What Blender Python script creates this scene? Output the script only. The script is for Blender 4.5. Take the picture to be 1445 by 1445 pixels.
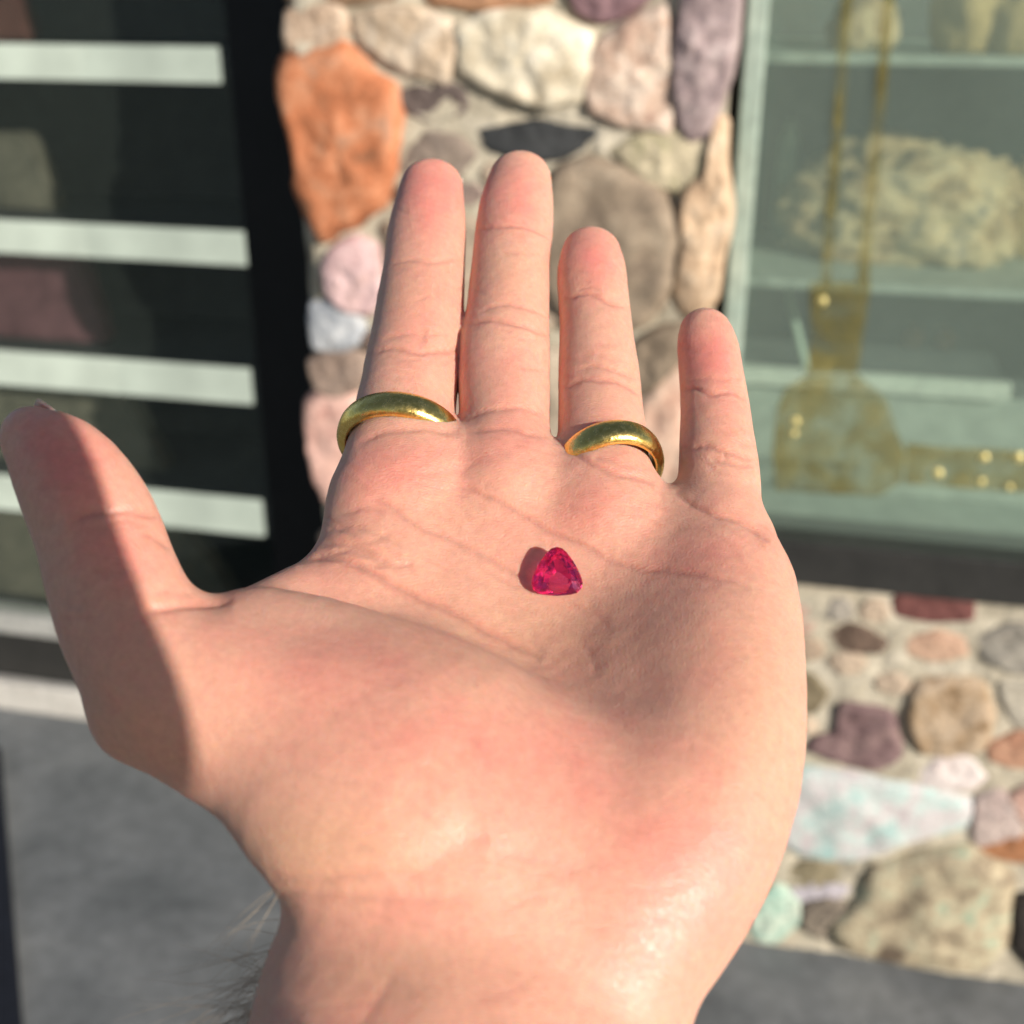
import bpy, bmesh, math, random
import numpy as np
from mathutils import Vector, Matrix, noise as mnoise

random.seed(7)
rng = np.random.default_rng(11)
for o in list(bpy.data.objects):
    bpy.data.objects.remove(o)
scene = bpy.context.scene
COL = scene.collection

# ------------------------------------------------------------------ camera
FPX, IMG = 1708.0, 1445.0            # focal length in photo pixels, photo width
CTR = IMG / 2
PITCH = math.radians(24.3)           # camera looks down
CAM = np.array([0.0, 0.0, 1.5])
RX = np.array([1.0, 0.0, 0.0])
FW = np.array([0.0, math.cos(PITCH), -math.sin(PITCH)])
UP = np.array([0.0, math.sin(PITCH), math.cos(PITCH)])
camd = bpy.data.cameras.new('camera')
camd.sensor_width = 36.0
camd.lens = FPX / IMG * 36.0
camd.clip_start = 0.01
camd.clip_end = 800.0
camd.dof.use_dof = True
camd.dof.focus_distance = 0.236
camd.dof.aperture_fstop = 15.5
cam = bpy.data.objects.new('camera', camd)
COL.objects.link(cam)
cam.location = CAM
cam.rotation_euler = (math.pi / 2 - PITCH, 0, 0)
scene.camera = cam

# ------------------------------------------------------------------ sun, sky, exposure
S_CAM = np.array([0.60, 0.01, -0.80])            # towards the sun, in camera axes (right, up, forward)
S_CAM /= np.linalg.norm(S_CAM)
S_W = S_CAM[0] * RX + S_CAM[1] * UP + S_CAM[2] * FW
SUN_EL = math.asin(S_W[2])
SUN_AZ = math.atan2(S_W[0], S_W[1])              # clockwise from +Y
world = bpy.data.worlds.new('World')
scene.world = world
world.use_nodes = True
wn = world.node_tree
wn.nodes.clear()
sky = wn.nodes.new('ShaderNodeTexSky')
sky.sky_type = 'NISHITA'
sky.sun_disc = False
sky.sun_elevation = SUN_EL
sky.sun_rotation = SUN_AZ
bg = wn.nodes.new('ShaderNodeBackground')
bg.inputs['Strength'].default_value = 0.078
wo = wn.nodes.new('ShaderNodeOutputWorld')
wn.links.new(sky.outputs[0], bg.inputs[0])
wn.links.new(bg.outputs[0], wo.inputs[0])
sund = bpy.data.lights.new('sun', 'SUN')
sund.energy = 5.0
sund.angle = math.radians(0.6)
sund.color = (1.0, 0.93, 0.835)
sun = bpy.data.objects.new('sun', sund)
COL.objects.link(sun)
sun.location = (3, -3, 4)
sun.rotation_euler = Vector(S_W).to_track_quat('Z', 'Y').to_euler()

vs = scene.view_settings
vs.view_transform = 'Standard'
vs.look = 'None'
vs.exposure = 0.34
vs.gamma = 1.0
vs.use_curve_mapping = False
scene.render.engine = 'CYCLES'
scene.cycles.use_denoising = True
scene.cycles.max_bounces = 10
scene.cycles.transparent_max_bounces = 16
scene.cycles.caustics_reflective = False
scene.cycles.caustics_refractive = True
scene.cycles.sample_clamp_indirect = 40.0


# ------------------------------------------------------------------ helpers
def ray(u, v):
    return ((u - CTR) / FPX) * RX + (-(v - CTR) / FPX) * UP + FW


def tag(o, label=None, cat=None, group=None, kind=None):
    if label: o['label'] = label
    if cat: o['category'] = cat
    if group: o['group'] = group
    if kind: o['kind'] = kind
    return o


def link(name, me, mat=None, parent=None, smooth=False):
    o = bpy.data.objects.new(name, me)
    COL.objects.link(o)
    if mat is not None:
        me.materials.clear()
        me.materials.append(mat)
    if parent is not None:
        o.parent = parent
        o.matrix_parent_inverse = Matrix.Identity(4)
        if parent.type == 'EMPTY' or parent.location.length > 0:
            o.matrix_parent_inverse = parent_world(parent).inverted()
    if smooth:
        me.polygons.foreach_set('use_smooth', np.ones(len(me.polygons), dtype=bool))
    return o


def parent_world(p):
    m = Matrix.LocRotScale(p.location, p.rotation_euler, p.scale)
    if p.parent is not None:
        m = parent_world(p.parent) @ p.matrix_parent_inverse @ m
    return m


def empty(name, loc):
    o = bpy.data.objects.new(name, None)
    o.empty_display_size = 0.05
    COL.objects.link(o)
    o.location = loc
    return o


def mesh_from(verts, faces, name='mesh', origin=None):
    v = np.asarray(verts, dtype=float)
    if origin is not None:
        v = v - np.asarray(origin)
    me = bpy.data.meshes.new(name)
    me.from_pydata([tuple(p) for p in v], [], [tuple(f) for f in faces])
    me.update()
    return me


def N(nt, kind, **kw):
    n = nt.nodes.new(kind)
    for k, val in kw.items():
        if k in ('inp',):
            for kk, vv in val.items():
                n.inputs[kk].default_value = vv
        else:
            setattr(n, k, val)
    return n


def new_mat(name):
    m = bpy.data.materials.new(name)
    m.use_nodes = True
    nt = m.node_tree
    nt.nodes.clear()
    out = nt.nodes.new('ShaderNodeOutputMaterial')
    return m, nt, out


def ramp(nt, stops):
    r = nt.nodes.new('ShaderNodeValToRGB')
    els = r.color_ramp.elements
    while len(els) < len(stops):
        els.new(0.5)
    for e, (p, c) in zip(els, stops):
        e.position = p
        e.color = (*c, 1) if len(c) == 3 else c
    return r


def L(nt, a, b):
    nt.links.new(a, b)


def mix_rgb(nt, fac, a, b, blend='MIX'):
    m = nt.nodes.new('ShaderNodeMix')
    m.data_type = 'RGBA'
    m.blend_type = blend
    for sock, val in ((0, fac), (6, a), (7, b)):
        if isinstance(val, bpy.types.NodeSocket):
            L(nt, val, m.inputs[sock])
        elif sock == 0:
            m.inputs[0].default_value = val
        else:
            m.inputs[sock].default_value = (*val, 1)
    return m.outputs[2]


def math_node(nt, op, a, b=None, clamp=False):
    m = nt.nodes.new('ShaderNodeMath')
    m.operation = op
    m.use_clamp = clamp
    for i, val in enumerate((a, b)):
        if val is None: continue
        if isinstance(val, bpy.types.NodeSocket):
            L(nt, val, m.inputs[i])
        else:
            m.inputs[i].default_value = val
    return m.outputs[0]


def mottled(name, cols, scale=20.0, rough=0.8, bump=0.4, bump_scale=80.0, detail=6.0, metallic=0.0, spec=0.3, bdist=0.004):
    """mottled mineral / plaster / painted surface: noise between two to four colours, with relief"""
    m, nt, out = new_mat(name)
    p = N(nt, 'ShaderNodeBsdfPrincipled')
    tc = N(nt, 'ShaderNodeTexCoord')
    n1 = N(nt, 'ShaderNodeTexNoise', inp={'Scale': scale, 'Detail': detail, 'Roughness': 0.62, 'Distortion': 0.6})
    L(nt, tc.outputs['Object'], n1.inputs['Vector'])
    k = len(cols)
    stops = [(0.32 + 0.36 * i / max(1, k - 1), c) for i, c in enumerate(cols)]
    r = ramp(nt, stops)
    L(nt, n1.outputs['Fac'], r.inputs[0])
    n2 = N(nt, 'ShaderNodeTexNoise', inp={'Scale': scale * 6, 'Detail': 5.0, 'Roughness': 0.7})
    L(nt, tc.outputs['Object'], n2.inputs['Vector'])
    r2 = ramp(nt, [(0.3, (0.72, 0.72, 0.72)), (0.7, (1.12, 1.12, 1.12))])
    L(nt, n2.outputs['Fac'], r2.inputs[0])
    c = mix_rgb(nt, 1.0, r.outputs[0], r2.outputs[0], 'MULTIPLY')
    L(nt, c, p.inputs['Base Color'])
    p.inputs['Roughness'].default_value = rough
    p.inputs['Metallic'].default_value = metallic
    p.inputs['Specular IOR Level'].default_value = spec
    n3 = N(nt, 'ShaderNodeTexNoise', inp={'Scale': bump_scale, 'Detail': 6.0, 'Roughness': 0.6})
    L(nt, tc.outputs['Object'], n3.inputs['Vector'])
    b = N(nt, 'ShaderNodeBump', inp={'Strength': bump, 'Distance': bdist})
    L(nt, n3.outputs['Fac'], b.inputs['Height'])
    L(nt, b.outputs[0], p.inputs['Normal'])
    L(nt, p.outputs[0], out.inputs[0])
    return m


def lin(r, g, b):
    """sRGB 0-255 to linear"""
    f = lambda c: (c / 255 / 12.92) if c / 255 <= 0.04045 else ((c / 255 + 0.055) / 1.055) ** 2.4
    return (f(r), f(g), f(b))


def box_data(x0, x1, y0, y1, z0, z1, bev=0.0):
    if bev <= 0:
        v = [(x0, y0, z0), (x1, y0, z0), (x1, y1, z0), (x0, y1, z0), (x0, y0, z1), (x1, y0, z1), (x1, y1, z1), (x0, y1, z1)]
        f = [(0, 3, 2, 1), (4, 5, 6, 7), (0, 1, 5, 4), (1, 2, 6, 5), (2, 3, 7, 6), (3, 0, 4, 7)]
        return v, f
    bm = bmesh.new()
    bmesh.ops.create_cube(bm, size=1.0)
    for vv in bm.verts:
        vv.co = Vector((x0 if vv.co.x < 0 else x1, y0 if vv.co.y < 0 else y1, z0 if vv.co.z < 0 else z1))
    bmesh.ops.bevel(bm, geom=list(bm.edges), offset=bev, segments=2, profile=0.5, affect='EDGES')
    bm.verts.ensure_lookup_table()
    v = [tuple(q.co) for q in bm.verts]
    f = [tuple(q.index for q in p.verts) for p in bm.faces]
    bm.free()
    return v, f

# ================================================================== THE SHOPFRONT
YAW = math.radians(13.0)
WS = np.array([math.cos(YAW), -math.sin(YAW), 0.0])      # along the shopfront, to the right
WN = np.array([-math.sin(YAW), -math.cos(YAW), 0.0])     # out of the shopfront, towards the viewer
d0 = ray(1200, 1348)
WO = CAM + d0 * (CAM[2] / -d0[2])                        # foot of the low wall


def wp(u, v, t=0.0):
    """photo direction -> (s, z) on the plane t metres in front of the wall face"""
    d = ray(u, v)
    k = (t - np.dot(CAM - WO, WN)) / np.dot(d, WN)
    p = CAM + d * k
    return float(np.dot(p - WO, WS)), float(p[2])


def W3(s, t, z):
    return WO + WS * s + WN * t + np.array([0, 0, z])


def wall_box(name, s0, s1, t0, t1, z0, z1, mat, parent=None, bev=0.003):
    v, f = box_data(s0, s1, -t1, -t0, z0, z1, bev)
    c = W3((s0 + s1) / 2, (t0 + t1) / 2, (z0 + z1) / 2)
    vv = [W3(a, -b, cc) for a, b, cc in v]
    me = mesh_from(vv, f, name, c)
    o = link(name, me, mat, None)
    o.location = c
    if parent is not None:
        o.parent = parent
        o.matrix_parent_inverse = parent_world(parent).inverted()
    return o


def noise3(p, sc, seed=0.0):
    return mnoise.noise(Vector((p[0] * sc + seed, p[1] * sc - seed * 0.7, p[2] * sc + seed * 1.3)))


def smooth_poly(poly, n=40):
    """closed Chaikin + resample"""
    p = np.array(poly, float)
    for it in range(2):
        k = 0.10 if it == 0 else 0.25
        q = np.roll(p, -1, axis=0)
        a = p * (1 - k) + q * k
        b = p * k + q * (1 - k)
        p = np.empty((2 * len(a), 2))
        p[0::2] = a
        p[1::2] = b
    q = np.vstack([p, p[:1]])
    seg = np.linalg.norm(np.diff(q, axis=0), axis=1)
    cum = np.concatenate([[0], np.cumsum(seg)])
    tt = np.linspace(0, cum[-1], n, endpoint=False)
    return np.stack([np.interp(tt, cum, q[:, 0]), np.interp(tt, cum, q[:, 1])], axis=1)


def stone_mesh(poly_sz, proud, base_t, seed, rough=0.25, n=56, rings=12):
    """a rounded lumpy stone: outline in wall coordinates (s, z), standing PROUD metres out of base_t"""
    o = smooth_poly(poly_sz, n)
    c = o.mean(axis=0)
    o = c + (o - c) * (1.0 + 0.010 / np.linalg.norm(o - c, axis=1)[:, None])
    size = np.sqrt(np.ptp(o[:, 0]) * np.ptp(o[:, 1]))
    verts, faces = [], []
    pk = 1.0 / size
    sr = np.random.default_rng(int(seed * 97) % 100003)
    planes = []
    for _ in range(7):
        an = sr.uniform(0, 6.283)
        planes.append((math.cos(an), math.sin(an), sr.uniform(.15, .75), sr.uniform(.88, 1.12)))
    for j in range(rings + 1):
        rr = j / rings                                   # 0 rim .. 1 near centre
        for i in range(n):
            dirv = o[i] - c
            k = (1 - rr * 0.97)
            wob = 1 + 0.05 * noise3((o[i][0], o[i][1], 0), pk * 7, seed) + 0.04 * noise3((o[i][0], o[i][1], rr * size), pk * 16, seed + 2)
            q = c + dirv * k * wob
            prof = (1 - (1 - min(1.0, rr * 5.0)) ** 2.0) ** 0.8 if rr > 0 else 0.0
            ql = (q - c) * pk
            flat = min(min(pl[3] - pl[2] * max(0.0, ql[0] * pl[0] + ql[1] * pl[1]) for pl in planes), 1.08)
            h = proud * prof * flat * (1 + rough * 0.7 * noise3((q[0], q[1], 0), pk * 2.0, seed + 3) + rough * 0.8 * noise3((q[0], q[1], 0), pk * 5.5, seed + 9) + rough * 0.4 * noise3((q[0], q[1], 0), pk * 12, seed + 5))
            verts.append(W3(q[0], base_t + h, q[1]))
    base = len(verts)
    for i in range(n):                                   # skirt into the mortar
        q = c + (o[i] - c) * 1.0
        verts.append(W3(q[0], base_t - 0.02, q[1]))
    for j in range(rings):
        for i in range(n):
            a, b = j * n + i, j * n + (i + 1) % n
            faces.append((a, b, b + n, a + n))
    faces.append(tuple(rings * n + i for i in range(n)))
    for i in range(n):
        a, b = base + i, base + (i + 1) % n
        faces.append((a, b, (i + 1) % n, i))
    # outline order decides winding; fix so that normals look outwards
    area = 0.5 * np.sum(o[:, 0] * np.roll(o[:, 1], -1) - np.roll(o[:, 0], -1) * o[:, 1])
    if area < 0:
        faces = [tuple(reversed(f)) for f in faces]
    ctr = W3(c[0], base_t, c[1])
    return mesh_from(verts, faces, 'stone', ctr), ctr


def mortar_slab(name, s0, s1, t_front, depth, z0, z1, mat, parent, step=0.014, amp=0.008):
    """a bed of mortar with an uneven face"""
    ns, nz = int((s1 - s0) / step) + 1, int((z1 - z0) / step) + 1
    S = np.linspace(s0, s1, ns)
    Z = np.linspace(z0, z1, nz)
    verts, faces = [], []
    for z in Z:
        for s in S:
            edge = min(s - s0, s1 - s, 0.02) / 0.02
            h = amp * (noise3((s, z, 0), 9, 2) + 0.6 * noise3((s, z, 0), 30, 5) + 0.3 * noise3((s, z, 3), 80, 1)) - (1 - edge) ** 2 * 0.012
            verts.append(W3(s, t_front + h, z))
    for j in range(nz - 1):
        for i in range(ns - 1):
            a = j * ns + i
            faces.append((a, a + 1, a + ns + 1, a + ns))
    b0 = len(verts)
    for (s, z) in ((s0, z0), (s1, z0), (s1, z1), (s0, z1)):
        verts.append(W3(s, t_front - depth, z))
    # sides: fans from the back corners to the rim
    bl, br, tr, tl = b0, b0 + 1, b0 + 2, b0 + 3
    left = [j * ns for j in range(nz)]
    right = [j * ns + ns - 1 for j in range(nz)]
    bot = list(range(ns))
    top = [(nz - 1) * ns + i for i in range(ns)]
    faces.append(tuple([bl] + left + [tl]))
    faces.append(tuple([tr] + right[::-1] + [br]))
    faces.append(tuple([br] + bot[::-1] + [bl]))
    faces.append(tuple([tl] + top + [tr]))
    faces.append((bl, tl, tr, br))
    ctr = W3((s0 + s1) / 2, t_front, z0)
    o = link(name, mesh_from(verts, faces, name, ctr), mat, None)
    o.location = ctr
    o.parent = parent
    o.matrix_parent_inverse = parent_world(parent).inverted()
    return o


def add_stone(poly_px, proud, mat, parent, base_t=0.0, rough=0.25, label=None, seed=None, sz=None):
    proud = proud * 0.68
    pts = sz if sz is not None else [wp(u, v, base_t + proud * 0.5) for u, v in poly_px]
    me, ctr = stone_mesh(pts, proud, base_t, seed if seed is not None else random.uniform(0, 50), rough)
    o = link('stone', me, mat, None, smooth=True)
    o.location = ctr
    o.parent = parent
    o.matrix_parent_inverse = parent_world(parent).inverted()
    if label: o['label'] = label
    return o


# ---- materials of the place
M_mortar = mottled('mortar', [lin(162, 152, 134), lin(186, 177, 158), lin(204, 195, 177)], scale=14, bump=0.7, bump_scale=160, rough=0.95)
M_asphalt = mottled('asphalt', [(0.14, 0.150, 0.155), (0.19, 0.200, 0.206), (0.235, 0.244, 0.246)], scale=5.5, bump=0.5, bump_scale=300, rough=0.92, detail=9)
M_black = mottled('black_paint', [(0.004, 0.004, 0.005), (0.008, 0.008, 0.009)], scale=8, bump=0.05, rough=0.55)
M_darkmetal = mottled('dark_bronze_metal', [(0.022, 0.022, 0.021), (0.034, 0.033, 0.031)], scale=12, bump=0.1, rough=0.45, spec=0.4)
M_alum = mottled('brushed_aluminium', [(0.42, 0.42, 0.40), (0.55, 0.55, 0.52)], scale=16, bump=0.1, rough=0.45, metallic=0.3)
M_kerb = mottled('pale_concrete', [(0.42, 0.40, 0.37), (0.58, 0.56, 0.52)], scale=14, bump=0.4, rough=0.9)
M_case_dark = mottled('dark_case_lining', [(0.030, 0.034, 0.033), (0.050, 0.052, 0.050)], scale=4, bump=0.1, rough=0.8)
M_case_green = mottled('grey_green_case_lining', [(0.10, 0.125, 0.115), (0.15, 0.17, 0.155)], scale=3, bump=0.1, rough=0.8)
M_shelf_green = mottled('frosted_green_shelf', [(0.36, 0.43, 0.37), (0.43, 0.49, 0.42)], scale=5, bump=0.05, rough=0.5)
M_navy = mottled('dark_navy', [(0.006, 0.008, 0.015), (0.011, 0.014, 0.024)], scale=30, bump=0.3, rough=0.85)


def glass_mat(name, tint, refl=0.06, rough=0.02, veil=0.0):
    m, nt, out = new_mat(name)
    tr = N(nt, 'ShaderNodeBsdfTransparent')
    tr.inputs[0].default_value = (*tint, 1)
    gl = N(nt, 'ShaderNodeBsdfGlossy')
    gl.inputs['Roughness'].default_value = rough
    gl.inputs['Color'].default_value = (0.9, 1.0, 0.95, 1)
    fr = N(nt, 'ShaderNodeLayerWeight', inp={'Blend': 0.5})
    f1 = math_node(nt, 'MULTIPLY', math_node(nt, 'POWER', fr.outputs['Facing'], 5.0), 0.8)
    f2 = math_node(nt, 'ADD', f1, refl, clamp=True)
    mx = N(nt, 'ShaderNodeMixShader')
    L(nt, f2, mx.inputs[0])
    L(nt, tr.outputs[0], mx.inputs[1])
    L(nt, gl.outputs[0], mx.inputs[2])
    # pale diffuse film painted over the pane, standing in for reflected haze
    df = N(nt, 'ShaderNodeBsdfDiffuse')
    df.inputs['Color'].default_value = (0.42, 0.52, 0.45, 1)
    tc = N(nt, 'ShaderNodeTexCoord')
    nz = N(nt, 'ShaderNodeTexNoise', inp={'Scale': 3.0, 'Detail': 5.0, 'Roughness': 0.6})
    L(nt, tc.outputs['Object'], nz.inputs['Vector'])
    fac = math_node(nt, 'MULTIPLY', math_node(nt, 'ADD', nz.outputs['Fac'], 0.5), veil)
    m2 = N(nt, 'ShaderNodeMixShader')
    L(nt, fac, m2.inputs[0])
    L(nt, mx.outputs[0], m2.inputs[1])
    L(nt, df.outputs[0], m2.inputs[2])
    L(nt, m2.outputs[0], out.inputs[0])
    return m


M_glass_l = glass_mat('dark_window_glass', (0.90, 0.92, 0.91), 0.03, 0.02, 0.012)
M_glass_r = glass_mat('green_window_glass', (0.92, 0.955, 0.93), 0.08, 0.12, 0.105)


def lit_mat(name, col, strength):
    m, nt, out = new_mat(name)
    p = N(nt, 'ShaderNodeBsdfPrincipled')
    tc = N(nt, 'ShaderNodeTexCoord')
    n1 = N(nt, 'ShaderNodeTexNoise', inp={'Scale': 9.0, 'Detail': 3.0})
    L(nt, tc.outputs['Object'], n1.inputs['Vector'])
    r = ramp(nt, [(0.3, tuple(c * 0.72 for c in col)), (0.7, col)])
    L(nt, n1.outputs['Fac'], r.inputs[0])
    p.inputs['Base Color'].default_value = (0.12, 0.12, 0.11, 1)
    L(nt, r.outputs[0], p.inputs['Emission Color'])
    p.inputs['Emission Strength'].default_value = strength
    L(nt, p.outputs[0], out.inputs[0])
    return m


M_shelfglow = lit_mat('lit_shelf_strip', (0.72, 0.75, 0.62), 0.9)  # shelf edge strips, given an even glow of their own

# ---- ground: one sheet to the horizon, with a slight unevenness near the shop
gv, gf = [], []
xs = np.concatenate([[-400, -60, -12, -5], np.linspace(-3, 3, 41), [5, 12, 60, 400]])
ys = np.concatenate([[-400, -60, -12, -4], np.linspace(-1.0, 4, 41), [6, 14, 60, 400]])
for y in ys:
    for x in xs:
        near = math.exp(-((x / 3) ** 2 + ((y - 1.5) / 3) ** 2))
        gv.append((x, y, 0.004 * near * (noise3((x, y, 0), 2.2) - 0.5)))
nx = len(xs)
for j in range(len(ys) - 1):
    for i in range(nx - 1):
        a = j * nx + i
        gf.append((a, a + 1, a + nx + 1, a + nx))
tag(link('ground', mesh_from(gv, gf, 'ground'), M_asphalt, None, True), kind='structure')

# ---- stone pillar
sL = (wp(404, 60)[0] + wp(436, 560)[0]) / 2 + 0.008
sR = wp(1012, 330)[0]
zTop = 2.5
sill_top = wp(1250, 772)[1]
sill_bot = wp(1250, 833)[1]
pillar = empty('stone_pillar', W3((sL + sR) / 2, 0, 0))
tag(pillar, 'rough pillar of mixed coloured stones set in mortar between two display windows', 'pillar')
mortar_slab('mortar', sL, sR, 0.006, 0.46, 0.0, zTop, M_mortar, pillar)


def stone_mat(i, cols, scale=22, rough=0.8, bump=0.6, bs=110, sat=0.78):
    cols = [tuple(sat * k + (1 - sat) * (0.3 * c[0] + 0.55 * c[1] + 0.15 * c[2]) for k in c) for c in cols]
    return mottled('stone_' + str(i), cols, scale=scale, rough=rough, bump=bump, bump_scale=bs)


PILLAR_STONES = [
    # (outline in the photograph, how far it stands out, colours, label)
    ([(405, 18), (478, 8), (488, 42), (470, 62), (425, 70), (405, 66)], 0.022, [lin(150, 120, 95), lin(196, 165, 135), lin(210, 185, 160)], None),
    ([(396, 88), (432, 72), (478, 60), (500, 82), (522, 104), (560, 128), (563, 185), (552, 245), (535, 288), (502, 308), (470, 330), (450, 345), (430, 312), (414, 262), (420, 220), (396, 152), (388, 112)], 0.05, [lin(140, 95, 68), lin(186, 112, 72), lin(202, 136, 98), lin(180, 140, 115)], 'large rough orange stone'),
    ([(492, 22), (560, 12), (636, 30), (640, 70), (628, 118), (592, 106), (545, 82), (512, 62)], 0.03, [lin(170, 140, 105), lin(205, 180, 150), lin(225, 208, 185)], None),
    ([(640, 34), (700, 18), (765, 22), (828, 46), (838, 92), (822, 142), (765, 152), (700, 128), (645, 102)], 0.045, [lin(190, 170, 135), lin(222, 208, 178), lin(236, 226, 204)], 'cream white stone'),
    ([(408, -38), (484, -48), (560, -40), (566, 2), (480, -2), (408, 2)], 0.02, [lin(120, 95, 70), lin(170, 130, 90)], None),
    ([(600, -40), (690, -50), (772, -36), (775, 4), (690, 8), (600, 6)], 0.025, [lin(150, 100, 62), lin(196, 140, 92)], None),
    ([(800, -40), (880, -46), (930, -24), (890, 12), (850, 26), (815, 14)], 0.028, [lin(110, 78, 84), lin(150, 112, 118)], 'purplish stone'),
    ([(832, 78), (868, 44), (905, 26), (938, 8), (948, 60), (948, 130), (944, 188), (892, 180), (835, 158), (824, 118)], 0.038, [lin(165, 125, 108), lin(200, 165, 140), lin(222, 200, 180), lin(205, 170, 128)], None),
    ([(966, -40), (1040, -44), (1040, 12), (1030, 70), (1018, 130), (1002, 188), (968, 202), (952, 150), (960, 60)], 0.045, [lin(125, 105, 108), lin(168, 145, 145), lin(196, 175, 172)], 'tall mauve grey stone at the right edge'),
    ([(570, 128), (610, 118), (655, 122), (658, 158), (604, 168), (568, 152)], 0.02, [lin(78, 66, 62), lin(115, 98, 92)], None),
    ([(670, 182), (745, 178), (856, 182), (822, 206), (790, 222), (690, 217)], 0.022, [lin(46, 48, 50), lin(66, 68, 70)], 'flat black slate'),
    ([(570, 204), (610, 190), (645, 196), (672, 218), (645, 246), (570, 246)], 0.022, [lin(105, 92, 84), lin(160, 140, 122)], None),
    ([(775, 246), (830, 228), (885, 236), (935, 272), (958, 332), (948, 400), (915, 450), (868, 476), (800, 470), (765, 400), (760, 310)], 0.05, [lin(120, 102, 84), lin(150, 130, 106), lin(176, 156, 130)], 'big taupe boulder'),
    ([(858, 214), (905, 194), (950, 186), (990, 198), (996, 240), (970, 268), (930, 262), (890, 232)], 0.03, [lin(150, 145, 100), lin(190, 175, 140), lin(205, 190, 155)], 'greenish beige stone'),
    ([(1004, 172), (1026, 178), (1022, 240), (1026, 300), (1016, 360), (1012, 420), (985, 452), (955, 446), (950, 410), (968, 335), (965, 275), (996, 246)], 0.05, [lin(175, 140, 105), lin(214, 178, 138), lin(230, 204, 170)], None),
    ([(456, 378), (474, 350), (502, 338), (532, 352), (536, 410), (522, 442), (492, 440), (466, 420)], 0.032, [lin(190, 145, 145), lin(216, 178, 178), lin(205, 160, 150)], 'pale pink stone'),
    ([(440, 432), (470, 432), (505, 450), (508, 478), (478, 494), (442, 490)], 0.022, [lin(120, 128, 140), lin(170, 175, 182), lin(205, 205, 205)], 'bluish grey stone'),
    ([(438, 510), (470, 500), (512, 500), (508, 540), (480, 560), (446, 548)], 0.024, [lin(120, 98, 85), lin(165, 140, 122)], None),
    ([(428, 572), (455, 556), (500, 560), (510, 620), (500, 690), (460, 712), (446, 680), (438, 630)], 0.032, [lin(190, 132, 118), lin(222, 172, 155), lin(205, 150, 130)], 'salmon pink stone'),
    ([(880, 500), (925, 470), (962, 458), (962, 500), (930, 535), (900, 560), (880, 550)], 0.03, [lin(110, 94, 76), lin(150, 130, 105)], None),
    ([(905, 570), (945, 525), (985, 515), (1002, 560), (1000, 660), (975, 715), (930, 700), (905, 640)], 0.04, [lin(190, 140, 115), lin(222, 178, 150), lin(226, 196, 168)], None),
    ([(540, 320), (620, 300), (690, 320), (745, 330), (740, 420), (690, 470), (600, 480), (545, 440)], 0.03, [lin(150, 130, 108), lin(195, 172, 145)], None),
    ([(530, 520), (620, 505), (700, 510), (720, 590), (680, 650), (590, 660), (530, 620)], 0.035, [lin(130, 105, 92), lin(178, 148, 130)], None),
    ([(745, 500), (830, 495), (872, 520), (885, 600), (860, 680), (780, 690), (738, 620)], 0.035, [lin(165, 145, 120), lin(205, 185, 158)], None),
    ([(450, 760), (530, 720), (620, 735), (640, 820), (570, 870), (465, 860)], 0.03, [lin(140, 110, 96), lin(188, 160, 140)], None),
    ([(670, 740), (780, 730), (860, 760), (865, 850), (770, 890), (680, 860)], 0.035, [lin(150, 140, 124), lin(200, 188, 165)], None),
    ([(890, 770), (950, 740), (990, 760), (985, 860), (930, 890), (885, 850)], 0.035, [lin(122, 100, 95), lin(165, 142, 132)], None),
    ([(470, 900), (580, 900), (610, 980), (560, 1050), (475, 1030)], 0.035, [lin(165, 120, 92), lin(204, 165, 132)], None),
    ([(640, 920), (780, 920), (800, 1020), (700, 1060), (630, 1010)], 0.035, [lin(150, 140, 130), lin(195, 182, 165)], None),
    ([(830, 930), (960, 920), (975, 1030), (900, 1070), (825, 1030)], 0.035, [lin(120, 108, 100), lin(165, 150, 138)], None),
    ([(480, 1090), (620, 1080), (690, 1130), (650, 1200), (500, 1200)], 0.035, [lin(140, 125, 110), lin(190, 172, 150)], None),
    ([(730, 1100), (860, 1090), (950, 1120), (950, 1220), (800, 1250), (730, 1190)], 0.035, [lin(130, 96, 86), lin(176, 140, 125)], None),
]
for i, (poly, proud, cols, lab) in enumerate(PILLAR_STONES):
    add_stone(poly, proud, stone_mat(i, cols, sat=0.95 if i == 1 else 0.78), pillar, 0.0, 0.3, lab, seed=3.1 * i + 1)
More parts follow.
